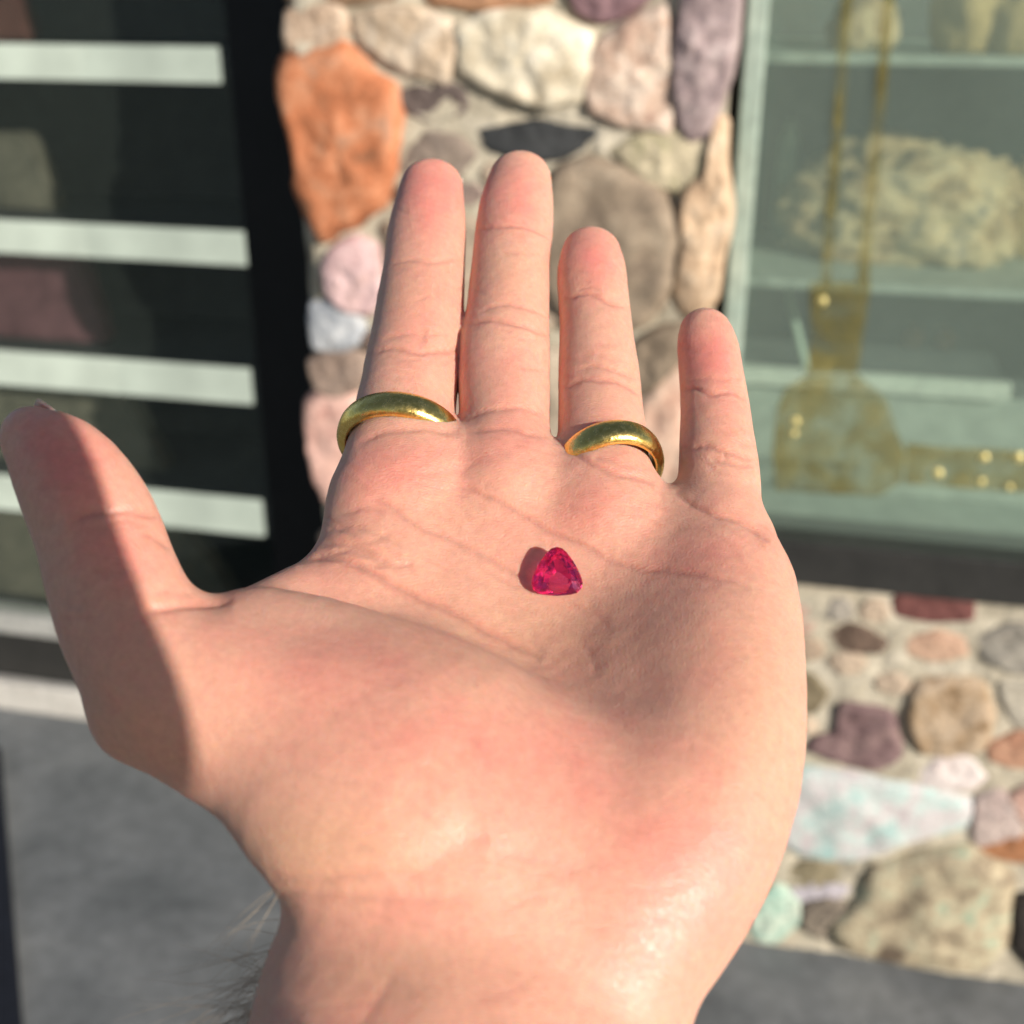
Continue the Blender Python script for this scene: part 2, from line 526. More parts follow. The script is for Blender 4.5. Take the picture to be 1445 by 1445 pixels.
def fill_gaps(parent, polys, s0, s1, z0, z1, base_t, palette, count, tag_):
    """small stones wedged into the bare mortar between the big ones"""
    discs = []
    P = [np.array(p) for p in polys]
    made = 0
    fr = random.Random(99)
    for _ in range(2600):
        if made >= count: break
        c = np.array([fr.uniform(s0, s1), fr.uniform(z0, z1)])
        room = min(c[0] - s0, s1 - c[0], c[1] - z0, z1 - c[1])
        for p in P:
            q = np.roll(p, -1, axis=0)
            ab = q - p
            t = np.clip(((c - p) * ab).sum(1) / ((ab * ab).sum(1) + 1e-12), 0, 1)
            room = min(room, np.linalg.norm(c - p - ab * t[:, None], axis=1).min())
            cr_ = ab[:, 0] * (c - p)[:, 1] - ab[:, 1] * (c - p)[:, 0]
            if (cr_ > 0).all() or (cr_ < 0).all(): room = -1
            else:                                            # inside test by crossing number
                yi, yj = p[:, 1] > c[1], q[:, 1] > c[1]
                xs_ = p[:, 0] + (c[1] - p[:, 1]) / (q[:, 1] - p[:, 1] + 1e-12) * ab[:, 0]
                if ((yi != yj) & (c[0] < xs_)).sum() % 2: room = -1
            if room < 0.022: break
        for (d, r) in discs:
            room = min(room, np.linalg.norm(c - d) - r)
        if room < 0.022: continue
        r = min(room - 0.012, 0.05)
        if r < 0.012: continue
        m = fr.randint(5, 7)
        a0 = fr.uniform(0, 6.28)
        asp = fr.uniform(1.0, 1.5)
        pts = [(c[0] + r * asp * fr.uniform(.8, 1.1) * math.cos(a0 + 6.283 * k / m), c[1] + r / asp * fr.uniform(.8, 1.1) * math.sin(a0 + 6.283 * k / m)) for k in range(m)]
        c1 = fr.choice(palette)
        add_stone(None, fr.uniform(.014, .026), stone_mat('%s%d' % (tag_, made), [c1, tuple(min(1, k * 1.45) for k in c1)]), parent, base_t, 0.3, None, fr.uniform(0, 50), pts)
        discs.append((c, r * asp + 0.006))
        made += 1


EARTH = [lin(150, 128, 105), lin(128, 108, 98), lin(170, 148, 124), lin(112, 92, 82), lin(165, 130, 105), lin(140, 132, 120)]
fill_gaps(pillar, [[wp(u, v, pr * 0.5) for u, v in poly] for poly, pr, _, _ in PILLAR_STONES], sL, sR, 0.02, 1.55, 0.0, EARTH, 60, 'pf')
# upper courses above the picture
row = 0
zz = 1.62
while zz < 2.36:
    hrow = random.uniform(0.12, 0.17)
    s = sL + 0.03
    while s < sR - 0.08:
        w = min(random.uniform(0.12, 0.24), sR - 0.02 - s)
        c1 = random.choice([lin(150, 125, 100), lin(180, 150, 120), lin(135, 110, 105), lin(190, 175, 150), lin(175, 115, 80)])
        pts = [(s, zz + 0.02), (s + w * 0.5, zz), (s + w - 0.02, zz + 0.015), (s + w - 0.012, zz + hrow - 0.03), (s + w * 0.5, zz + hrow - 0.015), (s + 0.01, zz + hrow - 0.02)]
        add_stone(None, random.uniform(0.025, 0.04), stone_mat('u%d%d' % (row, int(s * 100)), [c1, tuple(min(1, k * 1.4) for k in c1)]), pillar, 0.0, 0.3, None, None, pts)
        s += w
    zz += hrow
    row += 1

# ---- low wall under the right window
sEnd = sR + 1.6
low = empty('low_stone_wall', W3((sR + sEnd) / 2, 0, 0))
tag(low, 'low wall of colourful rubble stones under the right display window', 'wall')
mortar_slab('mortar', sR + 0.002, sEnd, 0.001, 0.40, 0.0, sill_bot - 0.002, M_mortar, low)
LOW_STONES = [
    ([(1265, 836), (1318, 838), (1372, 843), (1371, 876), (1315, 872), (1262, 868)], 0.014, [lin(96, 50, 46), lin(128, 72, 66)], 'dark red brick shaped stone'),
    ([(1090, 848), (1130, 855), (1152, 868), (1138, 890), (1095, 890)], 0.016, [lin(170, 130, 110), lin(200, 165, 145)], None),
    ([(1168, 892), (1200, 884), (1234, 898), (1250, 906), (1236, 919), (1190, 912)], 0.016, [lin(86, 66, 54), lin(120, 96, 78)], 'thin brown stone'),
    ([(1283, 902), (1320, 896), (1357, 902), (1360, 924), (1320, 928), (1283, 922)], 0.014, [lin(180, 135, 105), lin(214, 172, 140)], None),
    ([(1382, 898), (1430, 884), (1500, 890), (1500, 950), (1430, 946), (1388, 930)], 0.022, [lin(130, 122, 110), lin(165, 158, 144)], None),
    ([(1290, 966), (1340, 960), (1390, 964), (1398, 1012), (1390, 1060), (1330, 1066), (1296, 1062), (1286, 1014)], 0.03, [lin(120, 88, 48), lin(168, 138, 100), lin(190, 165, 135), lin(160, 120, 70)], 'tan stone with brown veins'),
    ([(1184, 996), (1222, 998), (1256, 1006), (1272, 1068), (1236, 1086), (1180, 1072), (1136, 1056), (1150, 1040), (1184, 1034)], 0.028, [lin(96, 68, 70), lin(130, 100, 100), lin(146, 116, 110)], 'purple brown angular stone'),
    ([(1128, 952), (1148, 960), (1162, 978), (1150, 1000), (1120, 1002)], 0.018, [lin(96, 84, 58), lin(140, 124, 92)], None),
    ([(1298, 1090), (1325, 1074), (1362, 1068), (1388, 1096), (1368, 1112), (1305, 1110)], 0.02, [lin(205, 185, 180), lin(232, 220, 214)], 'small white pink stone'),
    ([(1095, 1085), (1150, 1086), (1210, 1094), (1300, 1112), (1372, 1132), (1366, 1172), (1270, 1190), (1205, 1216), (1130, 1212), (1085, 1180)], 0.034, [lin(150, 200, 196), lin(190, 205, 200), lin(202, 194, 194), lin(186, 170, 172)], 'long pale slab with a turquoise patch'),
    ([(1380, 1128), (1410, 1118), (1432, 1140), (1440, 1182), (1405, 1196), (1374, 1190)], 0.024, [lin(170, 145, 138), lin(204, 184, 174)], None),
    ([(1374, 1196), (1420, 1186), (1500, 1188), (1500, 1216), (1430, 1212), (1392, 1208)], 0.02, [lin(150, 88, 40), lin(190, 126, 72)], 'orange brown stone'),
    ([(1398, 1048), (1440, 1036), (1510, 1040), (1510, 1078), (1440, 1080), (1396, 1072)], 0.02, [lin(165, 105, 72), lin(200, 150, 115)], None),
    ([(1108, 1228), (1145, 1218), (1184, 1222), (1190, 1240), (1150, 1248), (1112, 1246)], 0.016, [lin(120, 108, 76), lin(160, 146, 112)], None),
    ([(1114, 1256), (1155, 1248), (1196, 1248), (1190, 1264), (1150, 1270), (1118, 1268)], 0.016, [lin(165, 155, 165), lin(200, 192, 200)], None),
    ([(1060, 1272), (1096, 1250), (1122, 1268), (1130, 1296), (1092, 1330), (1062, 1320)], 0.026, [lin(140, 190, 170), lin(200, 205, 185)], 'small teal stained stone'),
    ([(1222, 1222), (1290, 1212), (1372, 1198), (1428, 1240), (1426, 1340), (1378, 1376), (1300, 1360), (1190, 1346), (1166, 1310), (1215, 1270)], 0.055, [lin(110, 92, 74), lin(165, 148, 116), lin(190, 175, 140), lin(140, 180, 150)], 'large beige rock streaked with green'),
    ([(1136, 1278), (1165, 1270), (1190, 1276), (1182, 1306), (1158, 1324), (1138, 1308)], 0.028, [lin(96, 84, 74), lin(150, 136, 116)], None),
    ([(1424, 1126), (1460, 1112), (1500, 1120), (1500, 1160), (1450, 1164)], 0.022, [lin(180, 130, 112), lin(214, 176, 158)], None),
    ([(1432, 1270), (1480, 1250), (1540, 1260), (1540, 1370), (1470, 1380), (1432, 1340)], 0.03, [lin(34, 30, 28), lin(60, 52, 46)], 'dark brown stone'),
    ([(1410, 960), (1460, 966), (1500, 980), (1490, 1025), (1430, 1020)], 0.02, [lin(165, 155, 135), lin(200, 190, 170)], None),
    ([(1040, 905), (1085, 900), (1100, 940), (1070, 985), (1030, 980)], 0.028, [lin(150, 130, 110), lin(190, 172, 150)], None),
    ([(1010, 1030), (1070, 1020), (1085, 1080), (1050, 1130), (1005, 1110)], 0.028, [lin(130, 110, 100), lin(176, 156, 142)], None),
    ([(985, 1180), (1050, 1170), (1080, 1215), (1040, 1270), (985, 1260)], 0.028, [lin(150, 135, 118), lin(196, 180, 158)], None),
]
for i, (poly, proud, cols, lab) in enumerate(LOW_STONES):
    add_stone(poly, proud, stone_mat('l%d' % i, cols, scale=26), low, -0.004, 0.3, lab, seed=2.7 * i + 60)
fill_gaps(low, [[wp(u, v, pr * 0.5) for u, v in poly] for poly, pr, _, _ in LOW_STONES], sR + 0.01, wp(1510, 1100)[0], 0.02, sill_bot - 0.01, -0.004, EARTH, 45, 'lf')
s = wp(1530, 1100)[0]
while s < sEnd - 0.1:
    zz = 0.03
    while zz < sill_bot - 0.1:
        w, h = random.uniform(0.09, 0.17), random.uniform(0.06, 0.11)
        c1 = random.choice([lin(150, 125, 100), lin(180, 150, 120), lin(120, 92, 88), lin(190, 175, 150), lin(165, 110, 80)])
        pts = [(s, zz + 0.01), (s + w * 0.5, zz), (s + w - 0.02, zz + 0.012), (s + w - 0.012, zz + h - 0.02), (s + w * 0.5, zz + h - 0.01), (s + 0.01, zz + h - 0.016)]
        add_stone(None, random.uniform(0.015, 0.03), stone_mat('x%d%d' % (int(s * 100), int(zz * 100)), [c1, tuple(min(1, k * 1.4) for k in c1)]), low, -0.004, 0.3, None, None, pts)
        zz += h + 0.01
    s += 0.18

# ---- right display window
TG = -0.035                                               # glass plane
dw = empty('display_window', W3((sR + sEnd) / 2, 0, sill_bot))
tag(dw, 'green tinted display window with gilt ornament above the low stone wall', 'window')
gl_s0 = wp(1052, 230, TG)[0]
CD = 0.50                                                 # how deep the case is
wall_box('sill', sR + 0.03, sEnd, TG - 0.05, 0.012, sill_bot, sill_top, M_darkmetal, dw)
wall_box('jamb', sR + 0.003, gl_s0 - 0.012, TG - 0.06, TG - 0.02, sill_bot, 2.4, M_black, dw)
M_edge = mottled('pale_green_frame', [(0.30, 0.38, 0.33), (0.40, 0.47, 0.40)], scale=10, bump=0.05, rough=0.35)
wall_box('frame_strip', gl_s0 - 0.012, gl_s0 + 0.014, TG - 0.03, TG + 0.008, sill_top, 2.4, M_edge, dw)
pane = wall_box('glass_pane', gl_s0 + 0.014, sEnd - 0.02, TG - 0.006, TG, sill_top, 2.4, M_glass_r, dw, 0)
wall_box('case_back', gl_s0 - 0.06, sEnd, TG - CD - 0.02, TG - CD, sill_bot - 0.2, 2.4, M_case_green, dw)
wall_box('case_side', gl_s0 - 0.062, gl_s0 - 0.012, TG - CD, TG - 0.062, sill_bot - 0.2, 2.4, M_case_green, dw)
wall_box('case_deck', gl_s0 - 0.010, sEnd, TG - CD, TG - 0.052, sill_top - 0.03, sill_top - 0.008, M_shelf_green, dw)
wall_box('case_side', sEnd - 0.018, sEnd + 0.03, TG - CD, TG - 0.02, sill_bot - 0.2, 2.4, M_case_green, dw)
wall_box('case_top', gl_s0 - 0.06, sEnd + 0.03, TG - CD, 0.0, 2.402, 2.5, M_darkmetal, dw)


def shelf_at(vpix, upix, t_front):
    return wp(upix, vpix, t_front)[1]


zA = shelf_at(92, 1250, TG - 0.10)
zB = shelf_at(414, 1250, TG - 0.10)
zC = shelf_at(556, 1250, TG - 0.15)
shelfA = wall_box('shelf', gl_s0 - 0.008, sEnd - 0.03, TG - CD + 0.01, TG - 0.10, zA, zA + 0.012, M_shelf_green, dw, 0.002)
shelfB = wall_box('shelf', gl_s0 - 0.008, sEnd - 0.03, TG - CD + 0.01, TG - 0.10, zB, zB + 0.012, M_shelf_green, dw, 0.002)
sC1 = wp(1428, 545, TG - 0.15)[0]
M_strip = mottled('pale_strip', [(0.62, 0.70, 0.60), (0.72, 0.78, 0.68)], scale=8, bump=0.03, rough=0.5)
wall_box('shelf_edge', gl_s0 - 0.008, sC1, TG - 0.165, TG - 0.15, zC, zC + 0.028, M_strip, dw, 0.002)
wall_box('shelf', gl_s0 - 0.008, sC1, TG - 0.40, TG - 0.167, zC, zC + 0.014, M_case_green, dw, 0.002)
wall_box('plinth_front', gl_s0 - 0.008, sEnd - 0.03, TG - 0.185, TG - 0.170, sill_top - 0.006, zC - 0.002, M_shelf_green, dw, 0.002)

# gilt ornament on the glass
def gold_leaf_mat():
    m, nt, out = new_mat('worn_gold_leaf')
    p = N(nt, 'ShaderNodeBsdfPrincipled')
    tc = N(nt, 'ShaderNodeTexCoord')
    n1 = N(nt, 'ShaderNodeTexNoise', inp={'Scale': 38.0, 'Detail': 5.0, 'Roughness': 0.7})
    L(nt, tc.outputs['Object'], n1.inputs['Vector'])
    r = ramp(nt, [(0.3, (0.16, 0.13, 0.03)), (0.55, (0.26, 0.22, 0.06)), (0.75, (0.50, 0.42, 0.14))])
    L(nt, n1.outputs['Fac'], r.inputs[0])
    L(nt, r.outputs[0], p.inputs['Base Color'])
    p.inputs['Metallic'].default_value = 0.4
    p.inputs['Roughness'].default_value = 0.5
    tr = N(nt, 'ShaderNodeBsdfTransparent')
    r2 = ramp(nt, [(0.38, (0.14, 0.14, 0.14)), (0.62, (0.44, 0.44, 0.44))])
    n2 = N(nt, 'ShaderNodeTexNoise', inp={'Scale': 24.0, 'Detail': 4.0})
    L(nt, tc.outputs['Object'], n2.inputs['Vector'])
    L(nt, n2.outputs['Fac'], r2.inputs[0])
    mx = N(nt, 'ShaderNodeMixShader')
    L(nt, r2.outputs[0], mx.inputs[0])
    L(nt, tr.outputs[0], mx.inputs[1])
    L(nt, p.outputs[0], mx.inputs[2])
    L(nt, mx.outputs[0], out.inputs[0])
    return m


M_gilt = gold_leaf_mat()
gilt_polys = [
    [(1193, -60), (1208, -60), (1172, 400), (1158, 400)],
    [(1253, -60), (1268, -60), (1226, 400), (1210, 400)],
    [(1142, 398), (1230, 398), (1218, 470), (1210, 528), (1138, 528), (1146, 470)],
    [(1110, 545), (1140, 530), (1210, 530), (1250, 560), (1262, 600), (1278, 640), (1272, 680), (1240, 700), (1095, 692), (1090, 640), (1096, 580)],
    [(1280, 626), (1345, 632), (1400, 634), (1470, 640), (1470, 696), (1370, 690), (1300, 684), (1276, 682)],
]
gv, gf = [], []
for poly in gilt_polys:
    b = len(gv)
    P2 = [wp(u, v, TG + 0.001) for u, v in poly]
    k = len(P2)
    gv += [W3(a, TG + 0.0006, z) for a, z in P2] + [W3(a, TG + 0.0014, z) for a, z in P2]
    gf.append(tuple(b + i for i in range(k)))
    gf.append(tuple(b + k + i for i in reversed(range(k))))
    for i in range(k):
        j = (i + 1) % k
        gf.append((b + i, b + k + i, b + k + j, b + j))
c = W3(*[(wp(1180, 500, TG)[0]), TG, wp(1180, 500, TG)[1]])
go = link('gilt_ornament', mesh_from(gv, gf, 'gilt', c), M_gilt)
go.location = c
go.parent = pane
go.matrix_parent_inverse = parent_world(pane).inverted()
go['label'] = 'worn gold leaf ornament on the window glass'
# bright raised gilt dots of the ornament
M_giltdot = mottled('bright_gilt', [(0.62, 0.52, 0.20), (0.80, 0.70, 0.32)], scale=60, bump=0.1, rough=0.35, metallic=0.5)
for (u, v, r) in [(1323, 668, 11), (1388, 646, 11), (1437, 646, 12), (1384, 680, 9), (1424, 688, 8), (1122, 595, 9), (1160, 425, 10), (1120, 612, 8)]:
    s_, z_ = wp(u, v, TG + 0.002)
    rr = (wp(u + r, v, TG + 0.002)[0] - s_) * 0.72
    vv, ff = [], []
    for j in range(4):
        for i in range(12):
            a = 2 * math.pi * i / 12
            k = math.cos(j / 3 * 1.5)
            vv.append(W3(s_ + rr * k * math.cos(a), TG + 0.0016 + 0.003 * math.sin(j / 3 * 1.5), z_ + rr * k * math.sin(a)))
    for j in range(3):
        for i in range(12):
            a, b = j * 12 + i, j * 12 + (i + 1) % 12
            ff.append((a, b, b + 12, a + 12))
    ff.append(tuple(36 + i for i in range(12)))
    c = W3(s_, TG, z_)
    o = link('gilt_stud', mesh_from(vv, ff, 'stud', c), M_giltdot, None, True)
    o.location = c
    o.parent = pane
    o.matrix_parent_inverse = parent_world(pane).inverted()


def rock(name, pos, dims, mat, label, cat, seed, group=None, rough=0.35, sub=4, spike=0.0, rotz=0.0):
    """a lumpy mineral specimen standing on POS, DIMS = width, depth, height"""
    bm = bmesh.new()
    bmesh.ops.create_icosphere(bm, subdivisions=sub, radius=1.0)
    for v in bm.verts:
        n = v.co.normalized()
        k = 1 + rough * (0.7 * mnoise.noise(n * 1.4 + Vector((seed, 0, 0))) + 0.5 * mnoise.noise(n * 3.3 + Vector((0, seed, 0))) + 0.3 * mnoise.noise(n * 8 + Vector((0, 0, seed))))
        k += spike * abs(mnoise.noise(n * 6 + Vector((seed, seed, 0))))
        p = n * k
        p = Vector((math.copysign(abs(p.x) ** 0.85, p.x), math.copysign(abs(p.y) ** 0.85, p.y), p.z))
        v.co = Vector((p.x * dims[0] / 2, p.y * dims[1] / 2, max(-0.62, p.z) * dims[2] / 1.62 + dims[2] * 0.38))
    me = bpy.data.meshes.new(name)
    bm.to_mesh(me)
    bm.free()
    o = link(name, me, mat, None, True)
    o.location = pos
    o.rotation_euler = (0, 0, -YAW + rotz)
    return tag(o, label, cat, group)


def on_shelf(u, t, z):
    """a place on a shelf of height z, t behind the wall face, in the photo's column u"""
    lo, hi = -3.0, 4.0
    s_ = wp(u, 400, t)[0]
    for _ in range(3):                                     # columns lean: correct for the height
        p = W3(s_, t, z)
        rel = p - CAM
        zc = np.dot(rel, FW)
        uu = CTR + FPX * np.dot(rel, RX) / zc
        s_ += (u - uu) / FPX * zc / math.cos(YAW)
    return s_, W3(s_, t, z)


M_geode = mottled('beige_geode', [lin(84, 74, 58), lin(176, 150, 108), lin(214, 194, 152), lin(120, 116, 104)], scale=16, bump=0.9, bump_scale=60, rough=0.6)
M_geode2 = mottled('sandy_mineral', [lin(170, 145, 90), lin(205, 180, 125)], scale=24, bump=0.7, rough=0.7)
zBt, zAt = zB + 0.0125, zA + 0.0125
s_, p = on_shelf(1262, TG - 0.30, zBt)
rock('geode', p, (0.315, 0.17, 0.165), M_geode, 'large beige crystal geode on the middle shelf of the right window', 'geode', 4.4, None, 0.34, 5, 0.25)
s_, p = on_shelf(1370, TG - 0.20, zAt)
rock('mineral_specimen', p, (0.12, 0.12, 0.13), M_geode2, 'sandy yellow mineral lump on the top shelf of the right window', 'mineral', 1.3, 'minerals in the right window', 0.25)
s_, p = on_shelf(1440, TG - 0.18, zAt)
rock('mineral_specimen', p, (0.10, 0.10, 0.11), M_geode2, 'sandy mineral lump cut by the right picture edge, top shelf', 'mineral', 6.3, 'minerals in the right window', 0.25)
s_, p = on_shelf(1215, TG - 0.22, zAt)
rock('mineral_specimen', p, (0.10, 0.10, 0.07), M_geode, 'grey beige mineral behind the gilt lines, top shelf of right window', 'mineral', 9.1, 'minerals in the right window', 0.25)
s_, p = on_shelf(1455, TG - 0.36, zBt)
rock('mineral_specimen', p, (0.12, 0.10, 0.15), M_geode2, 'tan mineral block standing behind the geode right end', 'mineral', 12.1, 'minerals in the right window', 0.2)
M_brownst = mottled('brown_pebble', [lin(110, 84, 56), lin(165, 130, 88)], scale=30, bump=0.4, rough=0.6)
zCt = zC + 0.0145
for k, (u, w, lab) in enumerate([(1285, 0.035, 'brown tumbled stone on the lowest shelf, left of a pair'), (1330, 0.032, 'brown tumbled stone on the lowest shelf, right of a pair')]):
    s_, p = on_shelf(u, TG - 0.37, zCt)
    rock('tumbled_stone', p, (w, w * 0.9, w * 1.0), M_brownst, lab, 'stone', 20 + k, 'tumbled stones in the right window', 0.2, 3)
# small pale crystal tower beside the left edge of the right window
M_selenite = mottled('pale_green_crystal', [(0.45, 0.60, 0.48), (0.60, 0.72, 0.60)], scale=20, bump=0.2, rough=0.3)
s_, p = on_shelf(1102, TG - 0.40, zBt)
vv, ff = [], []
for j, (zc_, k) in enumerate([(0, 1.0), (0.10, 0.92), (0.155, 0.8), (0.185, 0.12)]):
    for i in range(6):
        a = math.pi / 3 * i
        vv.append((0.018 * k * math.cos(a), 0.018 * k * math.sin(a), zc_))
for j in range(3):
    for i in range(6):
        ff.append((j * 6 + i, j * 6 + (i + 1) % 6, j * 6 + 6 + (i + 1) % 6, j * 6 + 6 + i))
ff += [tuple(reversed(range(6))), tuple(18 + i for i in range(6))]
o = link('crystal_point', mesh_from(vv, ff, 'crystal'), M_selenite)
o.location = p
tag(o, 'small pale green crystal point left of the geode', 'crystal')
# thin pale rod leaning in the case below the middle shelf
s1_, pa = on_shelf(1138, TG - 0.20, zCt)
s0_, _ = on_shelf(1090, TG - 0.30, zCt)
pb = W3(s0_, TG - 0.32, zB - 0.012)
dvec = Vector(pb - pa)
bm = bmesh.new()
bmesh.ops.create_cone(bm, cap_ends=True, segments=10, radius1=0.007, radius2=0.005, depth=dvec.length)
bmesh.ops.bevel(bm, geom=list(bm.edges), offset=0.0012, segments=1, affect='EDGES')
me = bpy.data.meshes.new('rod')
bm.to_mesh(me)
bm.free()
o = link('crystal_wand', me, M_selenite, None, True)
o.location = Vector(pa) + dvec / 2
o.rotation_euler = dvec.to_track_quat('Z', 'Y').to_euler()
tag(o, 'thin pale rod leaning inside the right window under the middle shelf', 'crystal')

# ---- left display window, set back behind the pillar
TL = -0.36
lw = empty('display_window', W3(sL - 0.5, TL, 0))
tag(lw, 'dark display window with white lit shelf strips left of the stone pillar', 'window')
sLE = wp(-420, 400, TL)[0]                                 # far left end
post_s0 = (wp(330, 20, TL)[0] + wp(392, 780, TL)[0]) / 2
zs_hi = wp(40, 866, TL)[1]
zs_lo = wp(40, 893, TL)[1]
zk_hi = wp(40, 968, TL + 0.03)[1]
thr_z = max(0.022, zk_hi)
wall_box('post', post_s0, sL + 0.05, TL - 0.07, TL + 0.03, 0.0, 2.4, M_black, lw)
wall_box('bottom_rail', sLE, post_s0, TL - 0.04, TL + 0.012, zs_lo, zs_hi, M_alum, lw)
wall_box('kick_plate', sLE, post_s0, TL - 0.03, TL - 0.004, thr_z * 0.6, zs_lo, M_darkmetal, lw, 0)
wall_box('threshold', sLE, post_s0, TL - 0.002, TL + 0.03, 0.0, thr_z, M_kerb, lw, 0.006)
wall_box('glass_pane', sLE, post_s0, TL - 0.008, TL - 0.002, zs_hi, 2.4, M_glass_l, lw, 0)
LD = 0.55
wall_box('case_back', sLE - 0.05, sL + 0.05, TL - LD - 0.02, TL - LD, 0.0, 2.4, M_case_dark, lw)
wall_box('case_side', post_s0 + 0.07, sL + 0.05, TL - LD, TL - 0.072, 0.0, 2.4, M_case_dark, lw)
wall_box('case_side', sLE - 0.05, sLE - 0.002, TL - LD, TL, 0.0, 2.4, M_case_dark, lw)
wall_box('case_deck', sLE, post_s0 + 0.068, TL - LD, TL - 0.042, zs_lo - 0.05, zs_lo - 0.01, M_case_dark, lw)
wall_box('case_top', sLE - 0.05, sL + 0.05, TL - LD, TL + 0.03, 2.402, 2.5, M_darkmetal, lw)
TS = TL - 0.10
shelf_z = []
for (va, vb, uend) in [(60, 111, 308), (315, 362, 346), (504, 553, 352), (684, 733, 368)]:
    um = 170
    z1 = wp(um, va + 4, TS)[1]
    z0 = wp(um, vb + 4, TS)[1]
    se = wp(uend, (va + vb) / 2, TS)[0]
    sh = wall_box('shelf', sLE + 0.01, post_s0 + 0.06, TS - 0.34, TS - 0.012, z1 - 0.020, z1 - 0.004, M_case_dark, lw, 0.002)
    st = wall_box('glow_strip', sLE + 0.01, se, TS - 0.010, TS, z0, z1, M_shelfglow, sh, 0.003)
    br = wall_box('bracket', se + 0.002, se + 0.028, TS - 0.011, TS - 0.003, z0 + 0.004, z1 - 0.004, M_darkmetal, sh, 0.002)
    shelf_z.append(z1 - 0.0035)
M_pinkslab = mottled('dusky_pink_slab', [lin(84, 56, 60), lin(116, 82, 86)], scale=14, bump=0.3, rough=0.5)
M_beigeslab = mottled('grey_beige_slab', [lin(80, 78, 68), lin(112, 108, 94)], scale=12, bump=0.4, rough=0.6)
M_redslab = mottled('red_brown_slab', [lin(70, 42, 38), lin(100, 66, 58)], scale=16, bump=0.4, rough=0.6)


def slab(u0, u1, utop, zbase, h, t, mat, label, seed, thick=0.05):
    """an added slab on a shelf, shaped to the edge of a reflection: a leaning trapezium with chipped edges"""
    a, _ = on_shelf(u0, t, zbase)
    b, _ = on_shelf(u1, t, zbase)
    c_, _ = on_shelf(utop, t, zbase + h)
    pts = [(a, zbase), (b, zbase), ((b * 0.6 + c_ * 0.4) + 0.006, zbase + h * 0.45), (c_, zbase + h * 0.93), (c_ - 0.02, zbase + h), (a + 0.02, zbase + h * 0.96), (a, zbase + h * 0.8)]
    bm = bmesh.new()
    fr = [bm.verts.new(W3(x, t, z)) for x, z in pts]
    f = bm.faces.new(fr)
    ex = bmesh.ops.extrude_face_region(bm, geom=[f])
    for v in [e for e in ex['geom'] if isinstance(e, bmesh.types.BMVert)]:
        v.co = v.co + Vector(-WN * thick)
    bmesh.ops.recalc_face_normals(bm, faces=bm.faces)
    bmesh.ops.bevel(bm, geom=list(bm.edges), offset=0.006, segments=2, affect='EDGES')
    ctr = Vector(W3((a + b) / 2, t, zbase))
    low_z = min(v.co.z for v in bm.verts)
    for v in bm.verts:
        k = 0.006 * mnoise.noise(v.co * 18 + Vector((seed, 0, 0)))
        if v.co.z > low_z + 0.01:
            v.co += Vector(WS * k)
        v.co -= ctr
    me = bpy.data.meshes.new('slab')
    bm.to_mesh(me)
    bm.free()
    o = link('reflection_slab', me, mat)
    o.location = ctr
    return tag(o, label, 'mineral', 'slabs standing in for a reflection in the left window')


slab(-120, 78, 40, shelf_z[1], 0.15, TS - 0.12, M_beigeslab, 'grey beige slab standing in for a glass reflection, on the second shelf from top, left window', 1.0)  # slabs added in place of a reflection in the glass
slab(-140, 150, 105, shelf_z[2], 0.20, TS - 0.10, M_pinkslab, 'dusky pink slab standing in for a glass reflection, on the third shelf from top, left window', 2.0)
slab(-160, 235, 165, shelf_z[3], 0.20, TS - 0.10, M_beigeslab, 'grey beige slab standing in for a glass reflection, on the lowest lit shelf, left window', 3.0)
slab(-60, 345, 240, zs_lo - 0.0095, 0.26, TS - 0.06, M_beigeslab, 'large grey beige slab standing in for a glass reflection, at the bottom of the left window behind the thumb', 4.0)
slab(-160, 40, 14, shelf_z[0], 0.10, TS - 0.12, M_redslab, 'red brown slab standing in for a glass reflection, on the topmost shelf, left window', 5.0)

# dark strip lying on the paving at the left edge
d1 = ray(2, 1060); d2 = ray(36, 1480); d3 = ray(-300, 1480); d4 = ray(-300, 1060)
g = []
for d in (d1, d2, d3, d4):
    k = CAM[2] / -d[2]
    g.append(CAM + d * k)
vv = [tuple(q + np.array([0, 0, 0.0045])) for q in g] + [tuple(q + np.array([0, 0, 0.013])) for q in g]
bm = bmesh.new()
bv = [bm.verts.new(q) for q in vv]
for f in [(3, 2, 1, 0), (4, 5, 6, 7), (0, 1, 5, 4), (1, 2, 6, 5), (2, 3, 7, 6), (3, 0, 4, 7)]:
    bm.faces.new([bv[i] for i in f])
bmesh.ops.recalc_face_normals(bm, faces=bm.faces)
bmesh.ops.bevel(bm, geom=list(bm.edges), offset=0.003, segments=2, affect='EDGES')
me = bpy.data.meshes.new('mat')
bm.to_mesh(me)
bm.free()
tag(link('floor_strip', me, M_navy), 'dark navy strip on the grey paving at the left edge', 'mat')

# ================================================================== THE HAND
# modelled in millimetres in a palm frame: x to the right, a along the palm towards the fingertips, n out of the palm
EA = np.array([0.0, 0.740, 0.6726])                       # palm axes in camera axes (right, up, forward)
EN = np.array([0.0, 0.6726, -0.740])
EX = np.array([1.0, 0.0, 0.0])
_z0 = 219.7                                               # the palm plane crosses the view axis here (mm)


def plane_hit(u, v, h):
    """the point h mm above the palm plane that the photo shows at (u, v), in palm axes"""
    d = np.array([(u - CTR) / FPX, -(v - CTR) / FPX, 1.0])
    O = np.array([0, 0, _z0])
    k = (h + np.dot(O, EN)) / np.dot(d, EN)
    p = d * k - O
    return np.array([p[0], np.dot(p, EA), np.dot(p, EN)])


def palm_to_cam(P):
    return P[..., 0:1] * EX + P[..., 1:2] * EA + P[..., 2:3] * EN + np.array([0, 0, _z0])


